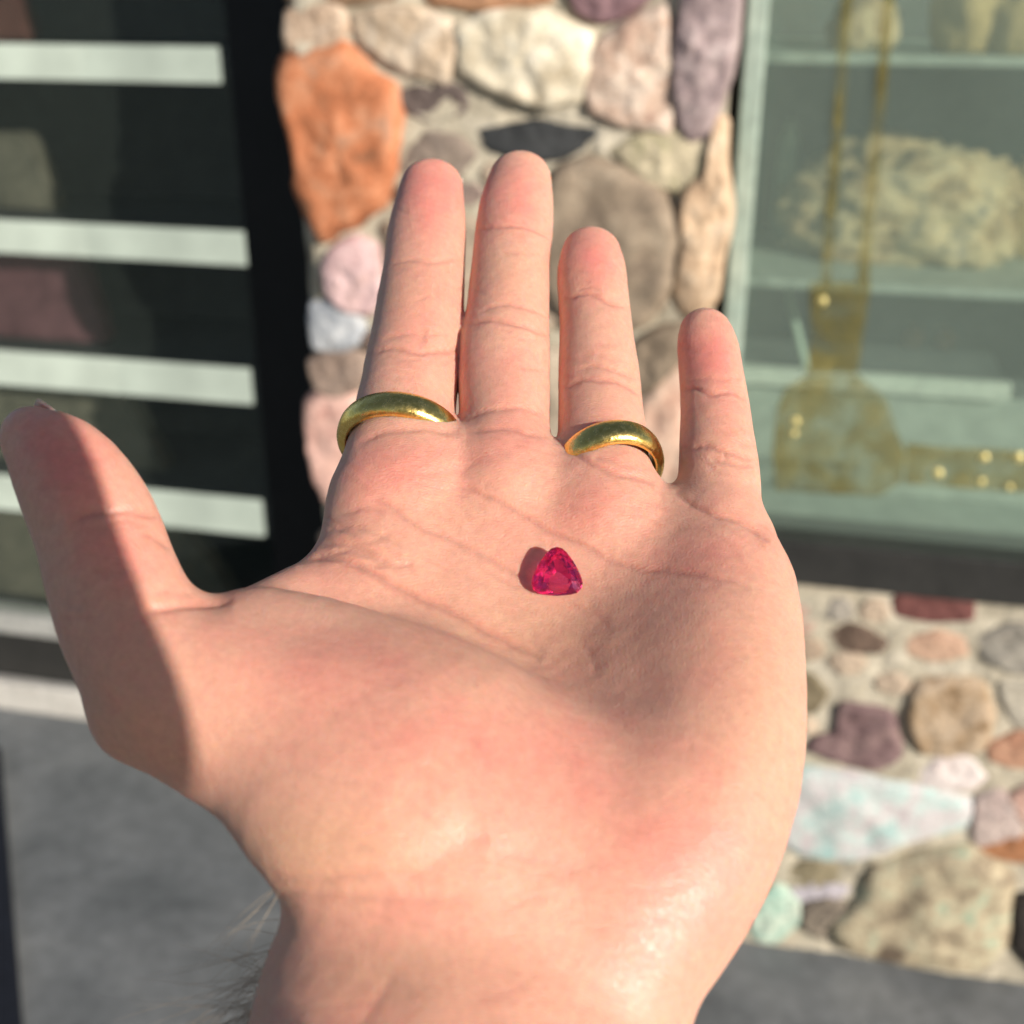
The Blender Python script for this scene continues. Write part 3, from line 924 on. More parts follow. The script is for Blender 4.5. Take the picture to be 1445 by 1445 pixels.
def cam_to_world(P):
    P = np.asarray(P) * 0.001
    return CAM + P[..., 0:1] * RX + P[..., 1:2] * UP + P[..., 2:3] * FW


def palm_to_px(P):
    c = palm_to_cam(P)
    return CTR + FPX * c[..., 0] / c[..., 2], CTR - FPX * c[..., 1] / c[..., 2]


def catmull(K, n):
    K = np.asarray(K, float)
    m = len(K)
    ext = np.vstack([2 * K[0] - K[1], K, 2 * K[-1] - K[-2]])
    t = np.linspace(0, m - 1, n)
    i = np.minimum(t.astype(int), m - 2)
    f = (t - i)[:, None]
    p0, p1, p2, p3 = ext[i], ext[i + 1], ext[i + 2], ext[i + 3]
    return 0.5 * ((2 * p1) + (-p0 + p2) * f + (2 * p0 - 5 * p1 + 4 * p2 - p3) * f ** 2 + (-p0 + 3 * p1 - 3 * p2 + p3) * f ** 3)


class Chain:
    """a limb: spine points (u, v, h, half width, half thickness) in photo columns/rows and mm"""
    def __init__(self, pts, n=22, lat=(1, 0, 0), cap=None, asym=1.0):
        self.asym = asym                                    # wider on the +lateral side
        K = [list(plane_hit(u, v, h)) + [rw, rt] for u, v, h, rw, rt in pts]
        D = catmull(K, n)
        self.C = D[:, :3]
        self.rw, self.rt = D[:, 3], D[:, 4]
        self.cap = cap
        T = np.diff(self.C, axis=0)
        self.len = np.linalg.norm(T, axis=1)
        self.T = T / self.len[:, None]
        lat = np.asarray(lat, float)
        Lv = lat[None] - self.T * (self.T @ lat)[:, None]
        self.Lv = Lv / np.linalg.norm(Lv, axis=1)[:, None]
        self.Nv = np.cross(self.Lv, self.T)

    def fatter(self, k):
        self.rw = self.rw * k
        return self

    def bbox(self, m):
        r = np.maximum(self.rw * self.asym, self.rt).max() + m
        return self.C.min(0) - r, self.C.max(0) + r

    def sdf(self, X, Y, Z):
        best = np.full(X.shape, 1e3, dtype=np.float32)
        ns = len(self.T)
        for i in range(ns):
            A = self.C[i]
            dx, dy, dz = X - A[0], Y - A[1], Z - A[2]
            T, Lv, Nv = self.T[i], self.Lv[i], self.Nv[i]
            ax = dx * T[0] + dy * T[1] + dz * T[2]
            tt = np.clip(ax / self.len[i], 0, 1)
            over = ax - tt * self.len[i]
            l = dx * Lv[0] + dy * Lv[1] + dz * Lv[2]
            m = dx * Nv[0] + dy * Nv[1] + dz * Nv[2]
            rw = self.rw[i] + (self.rw[i + 1] - self.rw[i]) * tt
            rt = self.rt[i] + (self.rt[i + 1] - self.rt[i]) * tt
            if self.asym != 1.0:
                rw = np.where(l > 0, rw * self.asym, rw)
            rc = self.cap if (self.cap and i == ns - 1) else rt
            k0 = np.sqrt((l / rw) ** 2 + (m / rt) ** 2 + (over / rc) ** 2) + 1e-6
            k1 = np.sqrt((l / rw ** 2) ** 2 + (m / rt ** 2) ** 2 + (over / rc ** 2) ** 2) + 1e-6
            d = k0 * (k0 - 1) / k1
            np.minimum(best, d.astype(np.float32), out=best)
        return best


class Blob:
    """an ellipsoid of flesh: centre (u, v, h), radii in mm, rotated by ang in the palm plane"""
    def __init__(self, u, v, h, rx, ra, rn, ang=0.0, roll=0.0):
        self.c = plane_hit(u, v, h)
        self.r = np.array([rx, ra, rn], float)
        self.a = math.radians(ang)
        self.roll = math.radians(roll)

    def bbox(self, m):
        r = self.r.max() + m
        return self.c - r, self.c + r

    def sdf(self, X, Y, Z):
        dx, dy, dz = X - self.c[0], Y - self.c[1], Z - self.c[2]
        ca, sa = math.cos(self.a), math.sin(self.a)
        x, y = dx * ca + dy * sa, -dx * sa + dy * ca
        cr, sr = math.cos(self.roll), math.sin(self.roll)
        x, z = x * cr + dz * sr, -x * sr + dz * cr
        r = self.r
        k0 = np.sqrt((x / r[0]) ** 2 + (y / r[1]) ** 2 + (z / r[2]) ** 2) + 1e-6
        k1 = np.sqrt((x / r[0] ** 2) ** 2 + (y / r[1] ** 2) ** 2 + (z / r[2] ** 2) ** 2) + 1e-6
        return (k0 * (k0 - 1) / k1).astype(np.float32)


F_INDEX = Chain([(590, 690, -11, 10.5, 10), (572, 600, -10, 10.4, 9.4), (577, 545, -9.4, 10.0, 9.0), (586, 490, -9.0, 10.0, 8.9), (592, 440, -8.2, 9.7, 8.5), (598, 378, -7.4, 9.3, 8.2), (603, 320, -6.6, 9.1, 8.0), (609, 264, -5.4, 7.6, 6.6)], 26, cap=7.4)
F_MIDDLE = Chain([(715, 700, -11, 9.5, 9.5), (714, 620, -10, 9.0, 9.0), (712, 560, -9.4, 9.6, 9.0), (712, 500, -8.6, 9.8, 9.0), (716, 450, -8.0, 9.35, 8.7), (720, 390, -7.0, 9.0, 8.2), (725, 330, -6.0, 9.1, 8.0), (729, 290, -5.0, 8.9, 7.6), (734, 252, -4.4, 7.6, 6.5)], 28, cap=7.6)
F_RING = Chain([(855, 740, -11, 9.0, 9.2), (851, 650, -10.2, 9.0, 8.6), (848, 590, -9.8, 8.7, 8.4), (845, 535, -9.2, 8.5, 8.2), (842, 480, -8.4, 8.0, 7.8), (838, 425, -7.4, 7.8, 7.4), (835, 385, -6.4, 7.8, 7.2), (834, 358, -6.0, 6.8, 6.2)], 26, cap=6.6)
F_LITTLE = Chain([(1010, 800, -11, 8.6, 8.6), (1014, 725, -10.4, 8.2, 8.0), (1014, 660, -9.6, 8.0, 7.6), (1011, 610, -9.0, 7.5, 7.2), (1007, 560, -8.4, 7.1, 6.8), (1002, 515, -7.4, 6.8, 6.4), (998, 488, -6.6, 6.6, 6.0), (995, 470, -6.2, 5.8, 5.3)], 24, cap=5.8)
F_THUMB = Chain([(425, 1042, -5, 16.0, 13.0), (318, 1006, -1.5, 14.2, 13.2), (240, 958, 1.5, 12.6, 12.4), (190, 890, 5.0, 11.6, 11.2), (160, 820, 8.5, 10.9, 10.2), (139, 752, 12.0, 10.6, 9.6), (114, 700, 15.0, 10.0, 9.0), (84, 655, 17.5, 8.6, 7.6), (50, 622, 19.5, 5.8, 5.4)], 34, lat=(0.90, -0.10, 0.42), cap=6.2)
F_INDEX.fatter(1.03)
F_RING.fatter(1.03)
F_MIDDLE.fatter(1.015)
FINGERS = [F_INDEX, F_MIDDLE, F_RING, F_LITTLE]

PALM = [
    (Chain([(566, 656, -11.0, 11.5, 9.4), (548, 720, -12.0, 12.5, 9.8), (560, 830, -15.5, 13.5, 10.4), (600, 950, -18.5, 14, 11), (640, 1120, -18, 14, 12), (660, 1260, -16, 14, 13)], 14), 0),
    (Chain([(712, 674, -11.6, 12, 9.6), (710, 760, -14.0, 13, 9.6), (705, 880, -19.0, 13, 10.5), (700, 1020, -20.5, 14, 12), (690, 1240, -16, 14, 13)], 12), 11),
    (Chain([(852, 714, -11.8, 12, 9.6), (860, 790, -14.0, 13, 9.6), (845, 900, -18.6, 13, 10.5), (820, 1050, -20, 14, 12), (760, 1250, -16, 14, 13)], 12), 11),
    (Chain([(1015, 770, -11.4, 10.6, 9.4), (1008, 850, -11.6, 13.2, 10.4), (975, 950, -12.4, 16, 12), (935, 1100, -13, 17, 13), (860, 1260, -16, 15, 13)], 12), 11),
    # hypothenar mound along the little-finger side
    (Chain([(1040, 830, -10.5, 9.0, 8.5), (1036, 900, -9.6, 11.2, 10.5), (1026, 980, -8.6, 12.7, 12.0), (1013, 1060, -8.2, 13.4, 12.8), (990, 1140, -8.4, 13.6, 13), (945, 1230, -10.2, 13.2, 12.6), (885, 1330, -12.4, 12.4, 12.4)], 16), 8),
    # thenar mound of the thumb
    (Chain([(650, 1240, -12.5, 14, 13), (585, 1145, -5.0, 17, 13.5), (490, 1078, -3.0, 18.5, 13.5), (400, 1015, -3.2, 17, 12.8), (322, 970, -2.4, 14, 12.4)], 14, lat=(0.5, 0.86, 0), asym=1.42), 11),
    (Blob(585, 1120, -5.5, 22, 19, 13.0, 28), 12),
    # heel pad joining the two mounds, and the knuckle of the thumb
    (Blob(800, 1190, -8.5, 26, 17, 11.5, 0), 10),
    (Blob(192, 1014, -3.0, 6.5, 6.5, 6.0, 0), 5),
    # web between thumb and index finger
    (Chain([(300, 935, -6, 9, 7.0), (365, 900, -10.5, 9, 7.0), (440, 868, -14, 10, 8.0), (540, 815, -15, 10, 8.5)], 10, lat=(0.4, 0.9, 0)), 7),
    # heel of the hand, wrist and forearm
    (Chain([(800, 1180, -15, 28, 15), (708, 1290, -17, 29.6, 17.5), (668, 1400, -18.5, 31.0, 19), (658, 1480, -19.5, 32.0, 20.5), (640, 1700, -22, 33, 24), (600, 2150, -24, 38, 30), (560, 3000, -27, 42, 35)], 26), 6),
]


def smin(a, b, k):
    if k <= 0:
        return np.minimum(a, b)
    h = np.clip(0.5 + 0.5 * (b - a) / k, 0, 1)
    return b + (a - b) * h - k * h * (1 - h)


RES = 0.95
LO = np.array([-95.0, -215.0, -62.0])
HI = np.array([78.0, 132.0, 34.0])
gx = np.arange(LO[0], HI[0], RES, dtype=np.float32)
gy = np.arange(LO[1], HI[1], RES, dtype=np.float32)
gz = np.arange(LO[2], HI[2], RES, dtype=np.float32)
FIELD = np.full((len(gx), len(gy), len(gz)), 40.0, dtype=np.float32)


def sub_eval(prim, margin):
    lo, hi = prim.bbox(margin)
    i0 = np.maximum(0, ((lo - LO) / RES).astype(int))
    i1 = np.minimum(FIELD.shape, ((hi - LO) / RES).astype(int) + 2)
    sl = tuple(slice(a, b) for a, b in zip(i0, i1))
    X = gx[sl[0]][:, None, None]
    Y = gy[sl[1]][None, :, None]
    Z = gz[sl[2]][None, None, :]
    X, Y, Z = np.broadcast_arrays(X, Y, Z)
    return sl, prim.sdf(X, Y, Z)


for prim, k in PALM:
    sl, d = sub_eval(prim, 12)
    FIELD[sl] = smin(FIELD[sl], d, k)
FG = np.full_like(FIELD, 40.0)
for f in FINGERS:
    sl, d = sub_eval(f, 9)
    FG[sl] = np.minimum(FG[sl], d)
FIELD = smin(FIELD, FG, 4.5)
del FG
sl, d = sub_eval(F_THUMB, 10)
FIELD[sl] = smin(FIELD[sl], d, 5.0)


def surface_nets(F, lo, res):
    ins = F < 0
    nx_, ny_, nz_ = F.shape
    cell = np.zeros((nx_ - 1, ny_ - 1, nz_ - 1), dtype=np.int8)
    for dx in (0, 1):
        for dy in (0, 1):
            for dz in (0, 1):
                cell += ins[dx:nx_ - 1 + dx, dy:ny_ - 1 + dy, dz:nz_ - 1 + dz]
    act = np.argwhere((cell > 0) & (cell < 8))
    idx = np.full(cell.shape, -1, dtype=np.int64)
    idx[act[:, 0], act[:, 1], act[:, 2]] = np.arange(len(act))
    acc = np.zeros((len(act), 3))
    cnt = np.zeros(len(act))
    corners = [(i, j, k) for i in (0, 1) for j in (0, 1) for k in (0, 1)]
    for a in corners:
        for ax in range(3):
            if a[ax]: continue
            b = list(a); b[ax] = 1
            fa = F[act[:, 0] + a[0], act[:, 1] + a[1], act[:, 2] + a[2]]
            fb = F[act[:, 0] + b[0], act[:, 1] + b[1], act[:, 2] + b[2]]
            m = (fa < 0) != (fb < 0)
            t = np.zeros(len(act))
            t[m] = fa[m] / (fa[m] - fb[m])
            p = np.tile(np.array(a, float), (len(act), 1))
            p[:, ax] = t
            acc[m] += p[m]
            cnt[m] += 1
    V = lo + (act + acc / cnt[:, None]) * res
    quads = []
    for ax in range(3):
        o1, o2 = [(1, 2), (2, 0), (0, 1)][ax]
        sA = [slice(None)] * 3; sB = [slice(None)] * 3
        sA[ax] = slice(0, -1); sB[ax] = slice(1, None)
        ch = np.argwhere(ins[tuple(sA)] != ins[tuple(sB)])
        sh = np.array(F.shape)
        ok = (ch[:, o1] > 0) & (ch[:, o2] > 0) & (ch[:, o1] < sh[o1] - 1) & (ch[:, o2] < sh[o2] - 1)
        ch = ch[ok]
        e1 = np.zeros(3, int); e1[o1] = 1
        e2 = np.zeros(3, int); e2[o2] = 1
        g = lambda c: idx[c[:, 0], c[:, 1], c[:, 2]]
        q = np.stack([g(ch - e1 - e2), g(ch - e2), g(ch), g(ch - e1)], axis=1)
        first_in = ins[ch[:, 0], ch[:, 1], ch[:, 2]]
        q[~first_in] = q[~first_in][:, ::-1]
        quads.append(q)
    return V, np.concatenate(quads)


HV, HQ = surface_nets(FIELD, LO, RES)
del FIELD


def vert_normals(V, Q):
    e1 = V[Q[:, 2]] - V[Q[:, 0]]
    e2 = V[Q[:, 3]] - V[Q[:, 1]]
    fn = np.cross(e1, e2)
    n = np.zeros_like(V)
    for k in range(4):
        for c in range(3):
            n[:, c] += np.bincount(Q[:, k], weights=fn[:, c], minlength=len(V))
    return n / (np.linalg.norm(n, axis=1)[:, None] + 1e-12)


def laplace(V, Q, it=2, lam=0.5):
    e = np.vstack([Q[:, [0, 1]], Q[:, [1, 2]], Q[:, [2, 3]], Q[:, [3, 0]]])
    for _ in range(it):
        acc = np.zeros_like(V)
        cnt = np.bincount(e[:, 0], minlength=len(V)) + np.bincount(e[:, 1], minlength=len(V))
        for c in range(3):
            acc[:, c] = np.bincount(e[:, 0], weights=V[e[:, 1], c], minlength=len(V)) + np.bincount(e[:, 1], weights=V[e[:, 0], c], minlength=len(V))
        V = V + lam * (acc / np.maximum(cnt, 1)[:, None] - V)
    return V


HV = laplace(HV, HQ, 3, 0.5)
# one Catmull-Clark level for the fine relief
tmp = mesh_from(HV, HQ, 'hand_coarse')
to = bpy.data.objects.new('hand_coarse', tmp)
COL.objects.link(to)
md = to.modifiers.new('s', 'SUBSURF')
md.levels = md.render_levels = 1
dg = bpy.context.evaluated_depsgraph_get()
fine = bpy.data.meshes.new_from_object(to.evaluated_get(dg))
bpy.data.objects.remove(to)
bpy.data.meshes.remove(tmp)
nv = len(fine.vertices)
HV = np.empty(nv * 3, dtype=np.float32)
fine.vertices.foreach_get('co', HV)
HV = HV.reshape(-1, 3).astype(float)
HQ = np.empty(len(fine.loops), dtype=np.int32)
fine.loops.foreach_get('vertex_index', HQ)
HQ = HQ.reshape(-1, 4)
HN = vert_normals(HV, HQ)
cv = palm_to_cam(HV)
view = cv / np.linalg.norm(cv, axis=1)[:, None]
Ncam = HN[:, 0:1] * EX + HN[:, 1:2] * EA + HN[:, 2:3] * EN
facing = np.clip(-(Ncam * view).sum(1) * 2.5, 0, 1)
PU, PV = palm_to_px(HV)
MMPX = cv[:, 2] / FPX                                     # mm per photo pixel at that depth


def poly_dist(poly, pu, pv):
    """distance to a smoothed polyline and the place along it (0..1), in photo pixels"""
    P = catmull(np.array(poly, float), max(12, 6 * len(poly)))
    best = np.full(pu.shape, 1e9)
    along = np.zeros(pu.shape)
    m = len(P) - 1
    for i in range(m):
        a, b = P[i], P[i + 1]
        ab = b - a
        t = np.clip(((pu - a[0]) * ab[0] + (pv - a[1]) * ab[1]) / (ab @ ab + 1e-9), 0, 1)
        d = np.hypot(pu - a[0] - t * ab[0], pv - a[1] - t * ab[1])
        k = d < best
        best[k] = d[k]
        along[k] = (i + t[k]) / m
    return best, along


# creases of the skin: (course in the photo, depth mm, half width mm, wide soft fold mm, depth of it, colour)
CREASES = [
    # index finger
    ([(538, 374), (575, 367), (610, 369), (658, 366)], .22, .45, 2.2, .25, .5),
    ([(512, 500), (544, 491), (571, 493), (596, 497), (634, 495), (650, 490)], .32, .45, 2.6, .45, .8),
    ([(540, 476), (580, 471), (636, 474)], .16, .4, 1.6, .15, .4),
    ([(596, 486), (598, 470), (602, 460)], .15, .5, 1.2, .1, .6),
    # middle finger
    ([(664, 329), (693, 319), (731, 319), (751, 322), (780, 338)], .30, .4, 2.2, .4, .8),
    ([(672, 441), (690, 433), (717, 430), (744, 434), (776, 448)], .24, .4, 2.0, .25, .6),
    ([(652, 459), (682, 452), (717, 455), (744, 462), (780, 476)], .32, .42, 2.4, .4, .8),
    ([(648, 597), (682, 580), (717, 574), (751, 578), (780, 594)], .30, .45, 2.0, .4, .6),
    ([(652, 609), (690, 604), (722, 604), (774, 618)], .28, .5, 2.2, .5, .6),
    # ring finger
    ([(785, 426), (814, 415), (834, 415), (855, 424), (894, 438)], .32, .4, 2.2, .4, .8),
    ([(812, 408), (834, 404), (848, 410)], .16, .35, 1.0, .1, .4),
    ([(796, 549), (821, 536), (855, 536), (883, 543), (908, 559)], .32, .42, 2.2, .4, .8),
    ([(810, 523), (841, 516), (876, 526), (902, 535)], .24, .4, 1.8, .25, .6),
    ([(786, 633), (808, 638), (834, 653), (866, 666), (897, 672), (926, 681)], .35, .5, 2.2, .6, .7),
    ([(834, 640), (866, 650), (900, 660)], .18, .4, 1.4, .15, .4),
    # little finger
    ([(954, 553), (977, 548), (1002, 555), (1031, 553), (1064, 568)], .30, .4, 2.0, .35, .8),
    ([(968, 537), (1000, 534), (1032, 536)], .12, .4, 1.2, .1, .3),
    ([(962, 640), (993, 629), (1018, 634), (1050, 644), (1076, 649)], .30, .4, 2.0, .35, .8),
    ([(1000, 644), (1025, 653), (1072, 656)], .2, .4, 1.4, .15, .6),
    ([(1022, 634), (1024, 645), (1024, 653)], .15, .4, 1.0, .1, .5),
    ([(950, 694), (977, 711), (1002, 722), (1044, 733), (1066, 746), (1086, 764)], .42, .5, 2.4, .8, .7),
    # under the index ring
    ([(500, 626), (540, 609), (580, 604), (620, 606), (650, 612)], .28, .5, 2.2, .5, .5),
    # lines of the palm
    ([(632, 682), (660, 690), (691, 702), (737, 726), (774, 749), (815, 765), (857, 788), (898, 801), (960, 806), (1023, 816), (1060, 830)], .30, .5, 2.6, .45, .7),
    ([(520, 700), (550, 713), (587, 739), (634, 759), (685, 785), (722, 806), (755, 818)], .30, .5, 2.4, .45, .6),
    ([(800, 848), (820, 858), (841, 868), (862, 889)], .08, .5, 1.8, .1, .3),
    ([(418, 796), (440, 784), (470, 784), (504, 796), (571, 832), (634, 858), (691, 889), (732, 910), (765, 930)], .45, .6, 3.4, .9, .8),
    ([(436, 770), (470, 764), (500, 770), (540, 782)], .28, .45, 1.5, .25, .5),
    ([(440, 779), (478, 774), (512, 780), (550, 796)], .30, .45, 1.5, .3, .5),
    ([(452, 752), (490, 742), (530, 752), (570, 770)], .18, .45, 1.5, .2, .4),
    ([(470, 730), (510, 716), (545, 722)], .14, .45, 1.5, .15, .3),
    ([(560, 660), (600, 668), (650, 662), (690, 640)], .10, .5, 1.8, .12, .3),
    ([(747, 874), (752, 896), (764, 925)], .05, .5, 1.6, .08, .2),
    ([(815, 900), (836, 930), (842, 960)], .08, .6, 2.0, .12, .2),
    # thumb
    ([(96, 740), (120, 727), (145, 722), (173, 721), (201, 723), (238, 730)], .35, .5, 2.4, .5, .7),
    ([(200, 748), (222, 760), (246, 776)], .24, .45, 1.6, .3, .6),
    ([(150, 738), (180, 734), (215, 742)], .16, .45, 1.4, .12, .4),
    ([(200, 866), (222, 857), (250, 852), (277, 850), (305, 846), (330, 847)], .5, .55, 2.4, 1.0, .8),
    ([(210, 838), (245, 832), (280, 836)], .15, .5, 1.5, .2, .3),
    # wrist
    ([(340, 1226), (395, 1240), (440, 1243), (490, 1238), (550, 1234), (620, 1236)], .14, .6, 2.0, .25, .3),
    ([(340, 1262), (400, 1262), (453, 1265), (515, 1268), (590, 1270), (680, 1276)], .14, .6, 2.0, .22, .3),
    ([(560, 1256), (600, 1228), (640, 1200), (690, 1176)], .05, .9, 3.4, .6, .2),
    ([(500, 1460), (520, 1425), (540, 1394), (560, 1360)], .1, .9, 4.0, .9, .2),
    ([(690, 1200), (760, 1215), (830, 1235)], .08, .7, 2.6, .2, .2),
]
# many faint short lines: across the palm, along and across the fingers, on the mounds and the wrist
cr = np.random.default_rng(21)


def faint(n, u0, u1, v0, v1, ang, spread, l0, l1, dep, col):
    for _ in range(n):
        u, v = cr.uniform(u0, u1), cr.uniform(v0, v1)
        a, ln = math.radians(cr.normal(ang, spread)), cr.uniform(l0, l1)
        b = cr.normal(0, .12) * ln
        du, dv = math.cos(a) * ln / 2, math.sin(a) * ln / 2
        CREASES.append(([(u - du, v - dv), (u - dv * b / ln, v + du * b / ln), (u + du, v + dv)], dep * cr.uniform(.5, 1.2), cr.uniform(.28, .45), 1.0, dep * .4, col * cr.uniform(.5, 1.2)))


faint(34, 480, 1040, 650, 830, 28, 16, 30, 110, .07, .26)
faint(22, 480, 960, 640, 800, 80, 22, 25, 70, .045, .2)
faint(12, 440, 560, 720, 800, 12, 12, 40, 90, .14, .3)
faint(26, 420, 760, 900, 1150, 30, 30, 30, 90, .05, .2)
faint(14, 960, 1110, 880, 1250, 100, 25, 40, 90, .025, .12)
faint(20, 430, 960, 1180, 1440, 5, 14, 50, 140, .05, .16)
faint(14, 60, 220, 640, 900, -8, 18, 20, 60, .09, .25)
for (ua, ub, va, vb) in ((545, 650, 260, 560), (662, 775, 260, 590), (792, 895, 370, 610), (960, 1066, 490, 690)):
    faint(9, ua, ub, va, vb, 4, 8, 20, 60, .08, .25)
    faint(9, ua, ub, va, vb, 92, 8, 20, 60, .03, .12)

disp = np.zeros(len(HV))
crease_col = np.zeros(len(HV))
for poly, dep, wid, wide, wdep, col in CREASES:
    pu0 = min(p[0] for p in poly) - 60; pu1 = max(p[0] for p in poly) + 60
    pv0 = min(p[1] for p in poly) - 60; pv1 = max(p[1] for p in poly) + 60
    sel = np.nonzero((PU > pu0) & (PU < pu1) & (PV > pv0) & (PV < pv1) & (facing > 0))[0]
    if not len(sel): continue
    wob = 1.6 * np.sin(PU[sel] * .11 + PV[sel] * .07) + .6 * np.sin(PU[sel] * .41 - PV[sel] * .33)
    dpx, al = poly_dist(poly, PU[sel] + wob * .5, PV[sel] + wob * .6)
    dmm = dpx * MMPX[sel]
    fade = np.clip(np.minimum(al, 1 - al) * 6, 0, 1) ** .7
    g1 = np.exp(-(dmm / wid) ** 2) * fade
    g2 = np.exp(-(dmm / wide) ** 2) * fade
    disp[sel] -= (1.05 * dep * g1 + .6 * wdep * g2) * facing[sel]
    crease_col[sel] = np.maximum(crease_col[sel], col * np.exp(-(dmm / (wid * 1.5)) ** 2) * fade * facing[sel])

# gentle lumps of flesh under the skin
def vnoise(V, sc, seed):
    r = np.random.default_rng(seed)
    out = np.zeros(len(V))
    for _ in range(7):
        k = r.normal(size=3); k = k / np.linalg.norm(k) * sc * r.uniform(.6, 1.4)
        out += np.sin(V @ k + r.uniform(0, 6.28))
    return out / 7


disp += .14 * vnoise(HV, .28, 1) + .10 * vnoise(HV, .6, 2) + .05 * vnoise(HV, 1.4, 3)
HV2 = HV + HN * disp[:, None]

# colour masks that belong to the skin itself: blush on the pads and mounds, sallow on the wrist
def spot(u, v, ru, rv, ang=0.0):
    a = math.radians(ang)
    x, y = PU - u, PV - v
    x, y = x * math.cos(a) + y * math.sin(a), -x * math.sin(a) + y * math.cos(a)
    return np.exp(-((x / ru) ** 2 + (y / rv) ** 2))


blush = np.zeros(len(HV))
for (u, v, ru, rv, w) in [(608, 280, 48, 58, .9), (612, 262, 40, 30, .3), (735, 268, 45, 50, .75), (838, 365, 42, 42, .85), (1000, 500, 45, 46, 1.0),
                          (590, 440, 50, 60, .35), (715, 520, 60, 60, .25), (860, 590, 50, 40, .2), (1020, 590, 40, 30, .2),
                          (560, 660, 90, 45, .55), (720, 640, 70, 35, .35), (860, 720, 80, 40, .5), (1010, 790, 80, 45, .45),
                          (560, 930, 150, 60, .28), (640, 1050, 170, 80, .55), (430, 960, 120, 70, .18), (960, 1290, 120, 130, .6), (900, 1080, 150, 90, .12),
                          (90, 640, 60, 60, .8), (160, 790, 60, 50, .6), (110, 700, 40, 40, .4), (760, 1160, 160, 60, .18), (600, 1300, 120, 80, .2)]:
    blush += w * spot(u, v, ru, rv)
blush += .18 * vnoise(HV, .18, 8) + .14 * vnoise(HV, .5, 9)
sallow = .8 * spot(450, 1190, 110, 60) + .6 * spot(760, 900, 170, 60) + .4 * spot(540, 1380, 160, 60) + .5 * spot(1080, 980, 60, 160) + .4 * spot(560, 410, 50, 40) + .35 * spot(720, 380, 50, 40)
world_v = cam_to_world(palm_to_cam(HV2))
# the hand rests at the end of the forearm: origin in the middle of the palm
h_org = cam_to_world(palm_to_cam(plane_hit(760, 900, -15)[None]))[0]


